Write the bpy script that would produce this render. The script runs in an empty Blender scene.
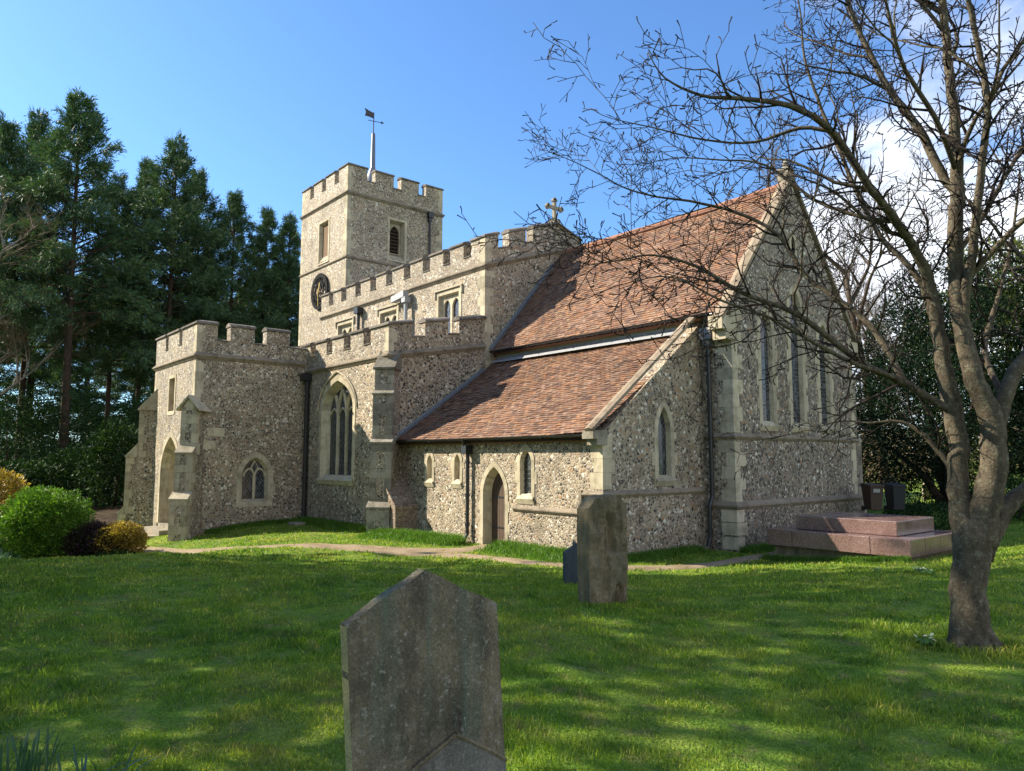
import bpy, bmesh, math, random
import numpy as np
from mathutils import Vector, Matrix, noise
from mathutils.geometry import tessellate_polygon
R = math.radians
SC = bpy.context.scene
COL = SC.collection
random.seed(7)
rng = np.random.default_rng(11)

# ------------------------------------------------------------------ camera
H = 2.3                       # eye height above the church's ground level
YAW, PITCH, FPX = R(49.9), R(5.63), 740.0
cd = bpy.data.cameras.new('camera'); cam = bpy.data.objects.new('camera', cd); COL.objects.link(cam)
cam.location = (0, 0, H); cam.rotation_euler = (R(90) + PITCH, 0, YAW)
cd.sensor_width = 36; cd.lens = FPX / 1024 * 36; cd.clip_start = .05; cd.clip_end = 3000
SC.camera = cam
FH = Vector((-math.sin(YAW), math.cos(YAW), 0)); RT = Vector((math.cos(YAW), math.sin(YAW), 0)); ZZ = Vector((0, 0, 1))
CF = FH * math.cos(PITCH) + ZZ * math.sin(PITCH); CU = -FH * math.sin(PITCH) + ZZ * math.cos(PITCH)

# ------------------------------------------------------------------ sky, sun, exposure
SUN_AZ, SUN_EL = R(52), R(34)            # azimuth measured from south towards west
w = bpy.data.worlds.new('World'); SC.world = w; w.use_nodes = True
nt = w.node_tree; N = nt.nodes; L = nt.links; N.clear()
out = N.new('ShaderNodeOutputWorld'); bg = N.new('ShaderNodeBackground'); bg.inputs[1].default_value = .084
sky = N.new('ShaderNodeTexSky'); sky.sky_type = 'NISHITA'; sky.sun_disc = False
sky.sun_elevation = SUN_EL; sky.sun_rotation = math.pi + SUN_AZ
sky.air_density = 1.0; sky.dust_density = .6; sky.ozone_density = 1.6
tc = N.new('ShaderNodeTexCoord')
# clouds: noise on the view direction flattened to a cloud layer, gathered over the north and north-east
sep = N.new('ShaderNodeSeparateXYZ'); L.new(tc.outputs['Generated'], sep.inputs[0])
def wm(op, a, b=None, c=None):
    n = N.new('ShaderNodeMath'); n.operation = op
    for i, v in enumerate((a, b, c)):
        if v is None: continue
        if isinstance(v, (int, float)): n.inputs[i].default_value = v
        else: L.new(v, n.inputs[i])
    return n.outputs[0]
zc = wm('ADD', wm('MAXIMUM', sep.outputs[2], 0), .16)
cx = wm('DIVIDE', sep.outputs[0], zc); cy = wm('DIVIDE', sep.outputs[1], zc)
cmb = N.new('ShaderNodeCombineXYZ'); L.new(cx, cmb.inputs[0]); L.new(cy, cmb.inputs[1])
nz = N.new('ShaderNodeTexNoise'); nz.inputs['Scale'].default_value = 1.15; nz.inputs['Detail'].default_value = 9; nz.inputs['Roughness'].default_value = .56
L.new(cmb.outputs[0], nz.inputs['Vector'])
cloud_az = R(24)            # degrees west of north where the bank thins out
bank = wm('ADD', wm('MULTIPLY', sep.outputs[0], math.cos(cloud_az)), wm('MULTIPLY', sep.outputs[1], math.sin(cloud_az)))
mr = N.new('ShaderNodeMapRange'); mr.inputs[1].default_value = -.46; mr.inputs[2].default_value = .06; L.new(bank, mr.inputs[0])
mr.inputs[3].default_value = -.30; mr.inputs[4].default_value = .17
dens = wm('SUBTRACT', wm('ADD', nz.outputs[0], mr.outputs[0]), wm('MULTIPLY', wm('MAXIMUM', wm('SUBTRACT', sep.outputs[2], .22), 0), .35))
rp = N.new('ShaderNodeMapRange'); rp.interpolation_type = 'SMOOTHSTEP'; rp.inputs[1].default_value = .47; rp.inputs[2].default_value = .66; L.new(dens, rp.inputs[0])
cl = N.new('ShaderNodeMixRGB'); cl.inputs[1].default_value = (5.2, 5.5, 6.1, 1); cl.inputs[2].default_value = (7.2, 7.3, 7.6, 1)
L.new(nz.outputs[0], cl.inputs[0])
hs = N.new('ShaderNodeMixRGB'); hs.blend_type = 'MULTIPLY'; hs.inputs[0].default_value = 1; hs.inputs[2].default_value = (.62, .90, 1.2, 1)
L.new(sky.outputs[0], hs.inputs[1])
mx = N.new('ShaderNodeMixRGB'); L.new(wm('MULTIPLY', rp.outputs[0], .93), mx.inputs[0]); L.new(hs.outputs[0], mx.inputs[1]); L.new(cl.outputs[0], mx.inputs[2])
L.new(mx.outputs[0], bg.inputs[0]); L.new(bg.outputs[0], out.inputs[0])
sd = bpy.data.lights.new('sun', 'SUN'); sd.energy = 4.0; sd.angle = R(.5); sd.color = (1, .90, .73)
sun = bpy.data.objects.new('sun', sd); COL.objects.link(sun)
TOSUN = Vector((-math.sin(SUN_AZ) * math.cos(SUN_EL), -math.cos(SUN_AZ) * math.cos(SUN_EL), math.sin(SUN_EL)))
sun.rotation_euler = TOSUN.to_track_quat('Z', 'Y').to_euler(); sun.location = (0, 0, 60)
SC.view_settings.view_transform = 'Standard'; SC.view_settings.look = 'None'
SC.view_settings.exposure = 1.45; SC.view_settings.gamma = 1
SC.view_settings.use_curve_mapping = False

# ------------------------------------------------------------------ small helpers
def Wd(px, py, depth):
    """world point seen at a pixel, at a given horizontal distance ahead of the camera"""
    d = CF + RT * ((px - 512) / FPX) + CU * ((385.5 - py) / FPX)
    return Vector((0, 0, H)) + d * (depth / d.dot(FH))
FOOT = [(-31.2, 7.6, -26, 11.9), (-33, 11.9, -20.1, 15.7), (-20.1, 12.4, -11.5, 16.3), (-33, 15.7, -10.6, 22.8), (-37.8, 16.7, -32, 22.4)]
def sm(t): t = min(1, max(0, t)); return t * t * (3 - 2 * t)
def ground(x, y, bumps=True):
    d = min(math.hypot(max(a - x, 0, x - c), max(b - y, 0, y - e)) for a, b, c, e in FOOT)
    st = .9 + 1.7 * sm((-10.5 - x) / 3); z = .72 * sm((d - st) / (8.6 + 5 * sm((-9 - x) / 7))) * (1 - .75 * sm((-14 - x) / 14)) - .58 * sm((-16.5 - x) / 7) * sm((10.8 - y) / 6)
    if bumps:
        f = min(1, d / 2)
        z += f * (.08 * noise.noise((x * .35, y * .35, 3)) + .022 * noise.noise((x * 1.3, y * 1.3, 1)))
    return z
def tag(o, label=None, cat=None, group=None, kind=None):
    if label: o['label'] = label
    if cat: o['category'] = cat
    if group: o['group'] = group
    if kind: o['kind'] = kind
    return o
def thing(name, loc, label, cat, group=None, rz=0):
    o = bpy.data.objects.new(name, None); COL.objects.link(o); o.location = loc; o.rotation_euler.z = rz
    o.empty_display_size = .2
    return tag(o, label, cat, group)
class MB:
    """collects faces (with material slot and optional colour), links as one mesh"""
    def __init__(s): s.v = []; s.f = []; s.m = []; s.c = []
    def add(s, vs, fs, mi=0, col=None):
        o = len(s.v); s.v += [tuple(v) for v in vs]
        for f in fs: s.f.append(tuple(i + o for i in f)); s.m.append(mi); s.c.append(col)
    def box(s, a, b, mi=0, col=None):
        x0, y0, z0 = a; x1, y1, z1 = b
        s.add([(x0, y0, z0), (x1, y0, z0), (x1, y1, z0), (x0, y1, z0), (x0, y0, z1), (x1, y0, z1), (x1, y1, z1), (x0, y1, z1)],
              [(0, 3, 2, 1), (4, 5, 6, 7), (0, 1, 5, 4), (1, 2, 6, 5), (2, 3, 7, 6), (3, 0, 4, 7)], mi, col)
    def sweep(s, A, B, prof, mi=0, closed=True):
        """A,B: lists of 3D points (same profile at two ends)"""
        n = len(A); s.add(list(A) + list(B), [(i, (i + 1) % n, n + (i + 1) % n, n + i) for i in range(n)] + [tuple(range(n))[::-1], tuple(range(n, 2 * n))], mi)
    def tube(s, pts, rad, k=6, mi=0, cap=True):
        pts = [Vector(p) for p in pts]
        if isinstance(rad, (int, float)): rad = [rad] * len(pts)
        o = len(s.v); t0 = (pts[1] - pts[0]).normalized(); up = Vector((0, 0, 1)) if abs(t0.z) < .9 else Vector((1, 0, 0))
        u = t0.cross(up).normalized()
        for i, p in enumerate(pts):
            t = (pts[min(i + 1, len(pts) - 1)] - pts[max(i - 1, 0)]).normalized()
            u = (u - t * u.dot(t)).normalized(); v = t.cross(u)
            for j in range(k):
                a = 2 * math.pi * j / k; s.v.append(tuple(p + (u * math.cos(a) + v * math.sin(a)) * rad[i]))
        for i in range(len(pts) - 1):
            for j in range(k):
                s.f.append((o + i * k + j, o + i * k + (j + 1) % k, o + (i + 1) * k + (j + 1) % k, o + (i + 1) * k + j)); s.m.append(mi); s.c.append(None)
        if cap:
            s.f.append(tuple(o + j for j in range(k))[::-1]); s.m.append(mi); s.c.append(None)
            e = o + (len(pts) - 1) * k; s.f.append(tuple(e + j for j in range(k))); s.m.append(mi); s.c.append(None)
    def mesh(s, name, mats, smooth=False, fix=True):
        me = bpy.data.meshes.new(name); me.from_pydata(s.v, [], s.f); 
        for m in (mats if isinstance(mats, (list, tuple)) else [mats]): me.materials.append(m)
        me.polygons.foreach_set('material_index', s.m)
        if smooth: me.polygons.foreach_set('use_smooth', [True] * len(s.f))
        if any(c is not None for c in s.c):
            ca = me.color_attributes.new('tone', 'FLOAT_COLOR', 'CORNER'); arr = []
            for f, c in zip(s.f, s.c): arr += list(c or (1, 1, 1, 1)) * len(f)
            ca.data.foreach_set('color', arr)
        if fix:
            bm = bmesh.new(); bm.from_mesh(me); bmesh.ops.recalc_face_normals(bm, faces=bm.faces); bm.to_mesh(me); bm.free()
        me.update(); return me
    def build(s, name, mats, parent=None, smooth=False, fix=True):
        o = bpy.data.objects.new(name, s.mesh(name, mats, smooth, fix)); COL.objects.link(o)
        if parent: attach(o, parent)
        return o
def world_loc(p):
    v = Vector(p.location)
    if p.parent: v += world_loc(p.parent)
    return v
def attach(o, p):      # meshes are written in world coordinates; unrotated parents
    o.parent = p; o.location = -world_loc(p)
def np_mesh(name, V, F, mat, parent=None, smooth=False):
    """V (n,3) array, F (m,k) int array with constant k"""
    me = bpy.data.meshes.new(name); k = F.shape[1]
    me.vertices.add(len(V)); me.vertices.foreach_set('co', np.asarray(V, np.float32).ravel())
    me.loops.add(F.size); me.loops.foreach_set('vertex_index', F.astype(np.int32).ravel())
    me.polygons.add(len(F)); me.polygons.foreach_set('loop_start', np.arange(0, F.size, k, dtype=np.int32))
    me.polygons.foreach_set('loop_total', np.full(len(F), k, np.int32))
    me.materials.append(mat)
    if smooth: me.polygons.foreach_set('use_smooth', np.ones(len(F), bool))
    me.update(calc_edges=True)
    o = bpy.data.objects.new(name, me); COL.objects.link(o)
    if parent: o.parent = parent
    return o

# ------------------------------------------------------------------ materials
class NM:
    def __init__(s, name):
        s.m = bpy.data.materials.new(name); s.m.use_nodes = True; s.t = s.m.node_tree; s.n = s.t.nodes
        s.b = s.n['Principled BSDF']; s.co = s.n.new('ShaderNodeTexCoord').outputs['Object']
    def node(s, t, ins=None, **kw):
        n = s.n.new(t)
        for k, v in kw.items(): setattr(n, k, v)
        for k, v in (ins or {}).items(): s.set(n.inputs[k], v)
        return n
    def set(s, sock, v):
        if isinstance(v, bpy.types.NodeSocket): s.t.links.new(v, sock)
        else: sock.default_value = v
    def noise(s, scale, detail=4, rough=.55, vec=None):
        return s.node('ShaderNodeTexNoise', {'Vector': vec or s.co, 'Scale': scale, 'Detail': detail, 'Roughness': rough})
    def ramp(s, fac, stops, interp='LINEAR'):
        n = s.n.new('ShaderNodeValToRGB'); r = n.color_ramp; r.interpolation = interp
        while len(r.elements) < len(stops): r.elements.new(.5)
        for e, (p, c) in zip(r.elements, stops):
            e.position = p; e.color = tuple(c) + (1,) if len(c) == 3 else c
        s.set(n.inputs[0], fac); return n.outputs[0]
    def mix(s, f, a, b, mode='MIX'):
        n = s.n.new('ShaderNodeMixRGB'); n.blend_type = mode
        for i, v in enumerate((f, a, b)):
            if isinstance(v, tuple) and len(v) == 3: v = v + (1,)
            s.set(n.inputs[i], v)
        return n.outputs[0]
    def math(s, op, a, b=0):
        n = s.n.new('ShaderNodeMath'); n.operation = op; s.set(n.inputs[0], a); s.set(n.inputs[1], b); return n.outputs[0]
    def bump(s, h, strength=.5, dist=.02):
        n = s.node('ShaderNodeBump', {'Height': h, 'Strength': strength, 'Distance': dist}); s.t.links.new(n.outputs[0], s.b.inputs['Normal'])
    def fin(s, col, rough=.85, spec=.3, metal=0):
        s.set(s.b.inputs['Base Color'], col if isinstance(col, bpy.types.NodeSocket) else tuple(col) + (1,)); s.set(s.b.inputs['Roughness'], rough)
        s.b.inputs['Specular IOR Level'].default_value = spec; s.b.inputs['Metallic'].default_value = metal; return s.m
def scaled(m, vec3, src=None):
    n = m.node('ShaderNodeMapping', {'Vector': src or m.co}); n.inputs['Scale'].default_value = vec3; return n.outputs[0]
def flint(name, scale=11.5, mortar=(.43, .36, .26), dark=0., warm=0., brick=0.):
    m = NM(name)
    dn = m.noise(7, 3); vec = m.node('ShaderNodeVectorMath', {0: m.co, 1: dn.outputs['Color']}, operation='MULTIPLY_ADD')
    vec.inputs[1].default_value = (1, 1, 1); 
    sc = m.node('ShaderNodeVectorMath', operation='SCALE'); m.t.links.new(dn.outputs['Color'], sc.inputs[0]); sc.inputs['Scale'].default_value = .06
    ad = m.node('ShaderNodeVectorMath', {0: m.co, 1: sc.outputs[0]}, operation='ADD'); v = ad.outputs[0]
    zone = m.ramp(m.noise(1.3, 5, .65).outputs[0], [(.47, (0, 0, 0)), (.53, (1, 1, 1))])
    va = m.node('ShaderNodeTexVoronoi', {'Vector': v, 'Scale': scale, 'Randomness': .95}, feature='F1'); vb = m.node('ShaderNodeTexVoronoi', {'Vector': v, 'Scale': scale * 1.55, 'Randomness': 1}, feature='F1')
    ea = m.node('ShaderNodeTexVoronoi', {'Vector': v, 'Scale': scale, 'Randomness': .95}, feature='DISTANCE_TO_EDGE'); eb = m.node('ShaderNodeTexVoronoi', {'Vector': v, 'Scale': scale * 1.55, 'Randomness': 1}, feature='DISTANCE_TO_EDGE')
    vcol = m.mix(zone, va.outputs['Color'], vb.outputs['Color']); vdist = m.mix(zone, ea.outputs['Distance'], eb.outputs['Distance'])
    sp = m.node('ShaderNodeSeparateColor', {0: vcol})
    d = dark
    big = m.noise(.55, 4, .6)
    sel = m.math('ADD', sp.outputs[0], m.math('MULTIPLY', m.math('SUBTRACT', big.outputs[0], .5), .5))
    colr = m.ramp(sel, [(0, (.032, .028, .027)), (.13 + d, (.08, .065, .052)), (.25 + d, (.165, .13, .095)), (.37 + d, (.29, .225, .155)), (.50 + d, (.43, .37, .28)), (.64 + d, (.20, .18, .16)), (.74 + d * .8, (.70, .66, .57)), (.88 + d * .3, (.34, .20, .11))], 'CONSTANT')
    fine = m.noise(60, 3)
    colr = m.mix(.35, colr, m.ramp(fine.outputs[0], [(.3, (.35, .35, .35)), (.7, (1.3, 1.3, 1.3))]), 'MULTIPLY')
    thr = m.noise(23, 2); edge2 = m.ramp(m.math('ADD', vdist, m.math('ADD', m.math('MULTIPLY', m.math('SUBTRACT', thr.outputs[0], .5), .22), m.math('MULTIPLY', m.math('SUBTRACT', .5, m.noise(2.1, 5, .7).outputs[0]), .35))), [(.065, (1, 1, 1)), (.15, (0, 0, 0))])
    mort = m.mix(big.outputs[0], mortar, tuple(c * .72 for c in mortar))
    c = m.mix(edge2, colr, mort)
    st = m.noise(.9, 6, .65)
    c = m.mix(.75, c, m.ramp(st.outputs[0], [(.3, (.58, .54, .48)), (.5, (1, .98, .95)), (.72, (1.18, 1.10, .97))]), 'MULTIPLY')
    if brick:      # rows of thin old brick
        bt = m.node('ShaderNodeTexBrick', {'Vector': m.node('ShaderNodeMapping', {'Vector': m.co, 'Rotation': (R(90), 0, 0)}).outputs[0], 'Color1': (.12, .06, .04, 1), 'Color2': (.22, .14, .09, 1), 'Mortar': (.22, .19, .14, 1), 'Scale': 1, 'Brick Width': .21, 'Row Height': .065, 'Mortar Size': .008})
        c = m.mix(brick, c, bt.outputs[0])
    hgt = m.math('MINIMUM', vdist, .25)
    m.bump(m.math('ADD', hgt, m.math('MULTIPLY', fine.outputs[0], .12)), .9, .05)
    return m.fin(c, m.ramp(edge2, [(0, (.5, .5, .5)), (1, (.95, .95, .95))]), .4)
def stone(name, base=(.47, .39, .265), var=.25, dirt=.5, rough=.9, lich=.0, streak=0.):
    m = NM(name); g = m.node('ShaderNodeNewGeometry')
    isl = m.ramp(g.outputs['Random Per Island'], [(0, tuple(c * (1 - var) for c in base)), (.5, base), (1, tuple(min(1, c * (1 + var * .6)) for c in base))])
    n1 = m.noise(3.1, 7, .65); n2 = m.noise(38, 4, .6)
    c = m.mix(dirt, isl, m.ramp(n1.outputs[0], [(.32, (.42, .40, .36)), (.52, (1, 1, 1)), (.75, (1.1, 1.06, 1))]), 'MULTIPLY')
    c = m.mix(.35, c, m.ramp(n2.outputs[0], [(.3, (.6, .6, .6)), (.65, (1.1, 1.1, 1.1))]), 'MULTIPLY')
    if streak:
        n3 = m.noise(1.5, 6, .7, scaled(m, (5, 5, .6))); c = m.mix(streak, c, m.ramp(n3.outputs[0], [(.35, (.3, .29, .27)), (.6, (1, 1, 1))]), 'MULTIPLY')
    if lich:
        n4 = m.noise(9, 8, .75); c = m.mix(m.math('MULTIPLY', m.ramp(n4.outputs[0], [(.56, (0, 0, 0)), (.63, (1, 1, 1))]), lich), c, (.50, .49, .40))
    m.bump(m.math('ADD', n1.outputs[0], m.math('MULTIPLY', n2.outputs[0], .35)), .6, .03)
    return m.fin(c, rough, .2)
def plain(name, col, rough=.5, metal=0, spec=.5, var=.0, scale=8):
    m = NM(name)
    n = m.noise(scale, 5, .6)
    c = m.mix(1, tuple(col), m.ramp(n.outputs[0], [(.3, (1 - var,) * 3), (.7, (1 + var,) * 3)]), 'MULTIPLY')
    m.bump(n.outputs[0], .15, .01)
    return m.fin(c, rough, spec, metal)
def leafmat(name, cols, trans=.25, rough=.55, patch=.8, pscale=.6, spec=.25):
    m = NM(name); g = m.node('ShaderNodeNewGeometry')
    c = m.ramp(g.outputs['Random Per Island'], [(i / (len(cols) - 1), k) for i, k in enumerate(cols)])
    n = m.noise(pscale, 4, .6)
    c = m.mix(patch, c, m.ramp(n.outputs[0], [(.32, (.55, .6, .6)), (.55, (1, 1, 1)), (.72, (1.35, 1.25, .95))]), 'MULTIPLY')
    m.fin(c, rough, spec)
    tr = m.n.new('ShaderNodeBsdfTranslucent'); m.set(tr.inputs[0], m.mix(1, c, (1.3, 1.5, .6), 'MULTIPLY'))
    ms = m.n.new('ShaderNodeMixShader'); ms.inputs[0].default_value = trans
    m.t.links.new(m.b.outputs[0], ms.inputs[1]); m.t.links.new(tr.outputs[0], ms.inputs[2])
    m.t.links.new(ms.outputs[0], m.n['Material Output'].inputs[0]); return m.m
M = {}
M['flint'] = flint('flint rubble', 11.5, (.42, .35, .25), .05)
M['flint_pale'] = flint('pale flint rubble', 12, (.46, .385, .275), -.02)
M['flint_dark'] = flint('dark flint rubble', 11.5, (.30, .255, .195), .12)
M['flint_porch'] = flint('porch flint rubble', 11.8, (.42, .355, .255), .04)
M['flint_brick'] = flint('flint patched with brick', 12, (.38, .32, .24), .05, brick=.6)
M['lime'] = stone('limestone dressing', (.52, .45, .32), .28, .65, streak=.3)
M['lime_grey'] = stone('weathered grey stone', (.31, .275, .21), .38, .8, lich=.35, streak=.3)
M['coping'] = stone('coping stone', (.17, .145, .12), .3, .75, lich=.5)
M['string'] = stone('moulded string', (.25, .205, .15), .2, .8, lich=.2)
M['gcop'] = stone('gable coping stone', (.30, .235, .165), .25, .75, lich=.2, streak=.2)
M['render'] = stone('tan plaster', (.47, .36, .20), .05, .4)
M['lead'] = plain('lead sheet', (.15, .165, .185), .45, .3, .5, .2)
M['leadlight'] = plain('pale lead flashing', (.34, .345, .355), .55, .1, .5, .25, 14)
M['black'] = plain('black painted iron', (.018, .018, .02), .35, 0, .5, .3)
M['dial'] = plain('matt black dial', (.008, .008, .009), .8, 0, .1, .2)
def planks(name, col, vec=(1, 0, 0), width=.12):
    m = NM(name); s = m.node('ShaderNodeSeparateXYZ', {0: m.co})
    ax = m.math('ADD', s.outputs[0], s.outputs[1]) if vec == (1, 0, 0) else s.outputs[2]
    f = m.math('FRACT', m.math('DIVIDE', ax, width)); gap = m.ramp(f, [(0, (.15,) * 3), (.06, (1,) * 3), (.94, (1,) * 3), (1, (.15,) * 3)])
    n = m.noise(2, 6, .65, scaled(m, (14, 14, 1.2))); c = m.mix(1, tuple(col), m.ramp(n.outputs[0], [(.3, (.5,) * 3), (.7, (1.25,) * 3)]), 'MULTIPLY')
    c = m.mix(1, c, gap, 'MULTIPLY'); m.bump(gap, .6, .02); return m.fin(c, .75, .2)
M['wood'] = planks('weathered door planks', (.105, .072, .052))
M['board'] = planks('brown boards', (.20, .12, .06), width=.17)
M['darkwood'] = planks('dark oak', (.06, .04, .028))
M['louvre'] = plain('louvre boards', (.16, .10, .055), .8, 0, .2, .3)
M['gold'] = plain('gilded metal', (.62, .42, .13), .35, .6, .5, .2)
def leadglass(name, diamond=True, size=.11):
    m = NM(name); s = m.node('ShaderNodeSeparateXYZ', {0: m.co}); h = m.math('ADD', s.outputs[0], s.outputs[1]); z = s.outputs[2]
    if diamond: a = m.math('DIVIDE', m.math('ADD', h, m.math('MULTIPLY', z, .62)), size); b = m.math('DIVIDE', m.math('SUBTRACT', h, m.math('MULTIPLY', z, .62)), size)
    else: a = m.math('DIVIDE', h, size); b = m.math('DIVIDE', z, size * 1.5)
    def line(v):
        f = m.math('ABSOLUTE', m.math('SUBTRACT', m.math('FRACT', v), .5)); return m.math('GREATER_THAN', f, .43)
    ln = m.math('MAXIMUM', line(a), line(b))
    cell = m.node('ShaderNodeCombineXYZ', {0: m.math('FLOOR', a), 1: m.math('FLOOR', b)})
    wn = m.node('ShaderNodeTexWhiteNoise', {0: cell.outputs[0]})
    gc = m.ramp(wn.outputs[0], [(0, (.008, .009, .011)), (.7, (.03, .034, .04)), (1, (.09, .10, .115))])
    m.bump(m.math('MULTIPLY', wn.outputs[0], 1), .25, .02)
    return m.fin(m.mix(ln, gc, (.10, .10, .105)), m.ramp(ln, [(0, (.12,) * 3), (1, (.6,) * 3)]), .5)
M['glass_d'] = leadglass('diamond leaded glass'); M['glass_s'] = leadglass('small leaded glass', False, .075)
def tilemat():
    m = NM('clay tiles'); at = m.node('ShaderNodeVertexColor', layer_name='tone')
    n = m.noise(1.1, 5, .6); n2 = m.noise(30, 3)
    c = m.mix(.6, at.outputs[0], m.ramp(n.outputs[0], [(.35, (.72, .68, .68)), (.6, (1.05, 1.05, 1.05))]), 'MULTIPLY')
    c = m.mix(.4, c, m.ramp(n2.outputs[0], [(.3, (.65,) * 3), (.7, (1.2,) * 3)]), 'MULTIPLY')
    li = m.noise(5.5, 7, .7); c = m.mix(m.math('MULTIPLY', m.ramp(li.outputs[0], [(.60, (0,) * 3), (.68, (1,) * 3)]), .45), c, (.30, .27, .18))
    m.bump(n2.outputs[0], .4, .01); return m.fin(c, .85, .25)
M['tile'] = tilemat()
def granite():
    m = NM('red granite'); v = m.node('ShaderNodeTexVoronoi', {'Vector': m.co, 'Scale': 130}); s = m.node('ShaderNodeSeparateColor', {0: v.outputs['Color']})
    c = m.ramp(s.outputs[0], [(0, (.07, .04, .038)), (.35, (.17, .095, .082)), (.7, (.23, .135, .115)), (1, (.30, .23, .21))])
    n = m.noise(2.2, 6, .6); c = m.mix(.6, c, m.ramp(n.outputs[0], [(.35, (.6, .6, .58)), (.6, (1,) * 3)]), 'MULTIPLY')
    return m.fin(c, m.ramp(n.outputs[0], [(.3, (.12,) * 3), (.7, (.32,) * 3)]), .5)
M['granite'] = granite()
def grassmat(name, blade):
    m = NM(name); s = 1.0
    n1 = m.noise(.8, 6, .65); n2 = m.noise(2.6, 6, .7); n3 = m.noise(45, 2)
    c = m.ramp(n1.outputs[0], [(.3, (.085, .165, .018)), (.46, (.135, .235, .028)), (.60, (.20, .275, .040)), (.74, (.28, .28, .07))])
    c = m.mix(.75, c, m.ramp(n2.outputs[0], [(.34, (.42, .52, .45)), (.5, (1, 1, 1)), (.66, (1.5, 1.3, 1.0))]), 'MULTIPLY')
    n5 = m.noise(4.3, 6, .7); c = m.mix(m.ramp(n5.outputs[0], [(.52, (0,) * 3), (.68, (.75,) * 3)]), c, (.23, .205, .085)); n6 = m.noise(1.4, 5, .7); c = m.mix(m.ramp(n6.outputs[0], [(.50, (0,) * 3), (.66, (.55,) * 3)]), c, (.26, .29, .06))
    if blade:
        g = m.node('ShaderNodeNewGeometry'); r = g.outputs['Random Per Island']
        c = m.mix(1, c, m.ramp(r, [(0, (.55, .62, .5)), (.5, (1, 1, 1)), (.9, (1.5, 1.35, .95)), (.96, (3.0, 2.0, 2.6))]), 'MULTIPLY')
        m.fin(c, .5, .25)
        tr = m.n.new('ShaderNodeBsdfTranslucent'); m.set(tr.inputs[0], m.mix(1, c, (1.25, 1.4, .6), 'MULTIPLY')); ms = m.n.new('ShaderNodeMixShader'); ms.inputs[0].default_value = .42
        m.t.links.new(m.b.outputs[0], ms.inputs[1]); m.t.links.new(tr.outputs[0], ms.inputs[2]); m.t.links.new(ms.outputs[0], m.n['Material Output'].inputs[0])
        return m.m
    ns = m.noise(1.7, 6, .7); c = m.mix(m.ramp(ns.outputs[0], [(.60, (0,) * 3), (.72, (.6,) * 3)]), c, (.075, .065, .03))
    c = m.mix(.5, c, m.ramp(n3.outputs[0], [(.35, (.5,) * 3), (.65, (1.3,) * 3)]), 'MULTIPLY')
    m.bump(m.math('ADD', n3.outputs[0], n2.outputs[0]), .8, .05)
    return m.fin(c, .95, .1)
M['ground'] = grassmat('turf', False); M['blade'] = grassmat('grass blades', True)
def pathmat():
    m = NM('path earth'); n = m.noise(2, 6, .65); n2 = m.noise(55, 3)
    c = m.ramp(n.outputs[0], [(.3, (.21, .15, .09)), (.6, (.34, .26, .165)), (.8, (.24, .20, .12))]); c = m.mix(.6, c, m.ramp(n2.outputs[0], [(.35, (.6,) * 3), (.6, (1.2,) * 3)]), 'MULTIPLY')
    m.bump(n2.outputs[0], .6, .02); return m.fin(c, .95, .1)
M['path'] = pathmat()
def bark(name, a, b, lich=(.30, .31, .22), lf=.4, sc=6):
    m = NM(name); n = m.noise(sc, 7, .7, scaled(m, (1, 1, .45))); n2 = m.noise(sc * 4, 4, .6)
    c = m.ramp(n.outputs[0], [(.3, a), (.7, b)]); l = m.noise(sc * 1.6, 6, .75)
    c = m.mix(m.math('MULTIPLY', m.ramp(l.outputs[0], [(.52, (0,) * 3), (.66, (1,) * 3)]), lf), c, lich)
    c = m.mix(.5, c, m.ramp(n2.outputs[0], [(.3, (.55,) * 3), (.7, (1.25,) * 3)]), 'MULTIPLY')
    m.bump(m.math('ADD', n.outputs[0], m.math('MULTIPLY', n2.outputs[0], .5)), .8, .03); return m.fin(c, .9, .15)
M['bark'] = bark('smooth grey-brown bark', (.05, .04, .03), (.15, .12, .08), (.22, .22, .15), .75, 13)
M['twig'] = plain('twigs', (.026, .019, .015), .8, 0, .2, .3)
M['pinebark'] = bark('conifer bark', (.035, .025, .018), (.09, .06, .04), (.10, .11, .07), .3, 3)
M['palebark'] = bark('pale bark', (.16, .14, .105), (.27, .24, .18), (.4, .4, .3), .2, 3)

# ------------------------------------------------------------------ structure: ground and path
def make_ground():
    xs = sorted(set([round(v, 3) for v in list(np.arange(-46, 16, .4)) + list(-46 - np.cumsum(np.geomspace(.5, 400, 22))) + list(16 + np.cumsum(np.geomspace(.5, 400, 22)))]))
    ys = sorted(set([round(v, 3) for v in list(np.arange(-8, 34, .4)) + list(-8 - np.cumsum(np.geomspace(.5, 400, 22))) + list(34 + np.cumsum(np.geomspace(.5, 400, 22)))]))
    V = np.array([(x, y, ground(x, y)) for y in ys for x in xs]); nx = len(xs)
    i = np.arange(len(ys) - 1)[:, None] * nx + np.arange(nx - 1)[None]; i = i.ravel()
    o = np_mesh('ground', V, np.stack([i, i + 1, i + nx + 1, i + nx], 1), M['ground'], smooth=True); tag(o, 'mown green churchyard turf rising gently away from the church', kind='structure'); return o
make_ground()
def catmull(P, n):
    out = []
    for i in range(len(P) - 1):
        p0 = P[max(i - 1, 0)]; p1 = P[i]; p2 = P[i + 1]; p3 = P[min(i + 2, len(P) - 1)]
        for k in range(n):
            t = k / n
            out.append(tuple(.5 * ((2 * b) + (-a + c) * t + (2 * a - 5 * b + 4 * c - d) * t * t + (-a + 3 * b - 3 * c + d) * t ** 3) for a, b, c, d in zip(p0, p1, p2, p3)))
    out.append(tuple(P[-1])); return out
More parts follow.
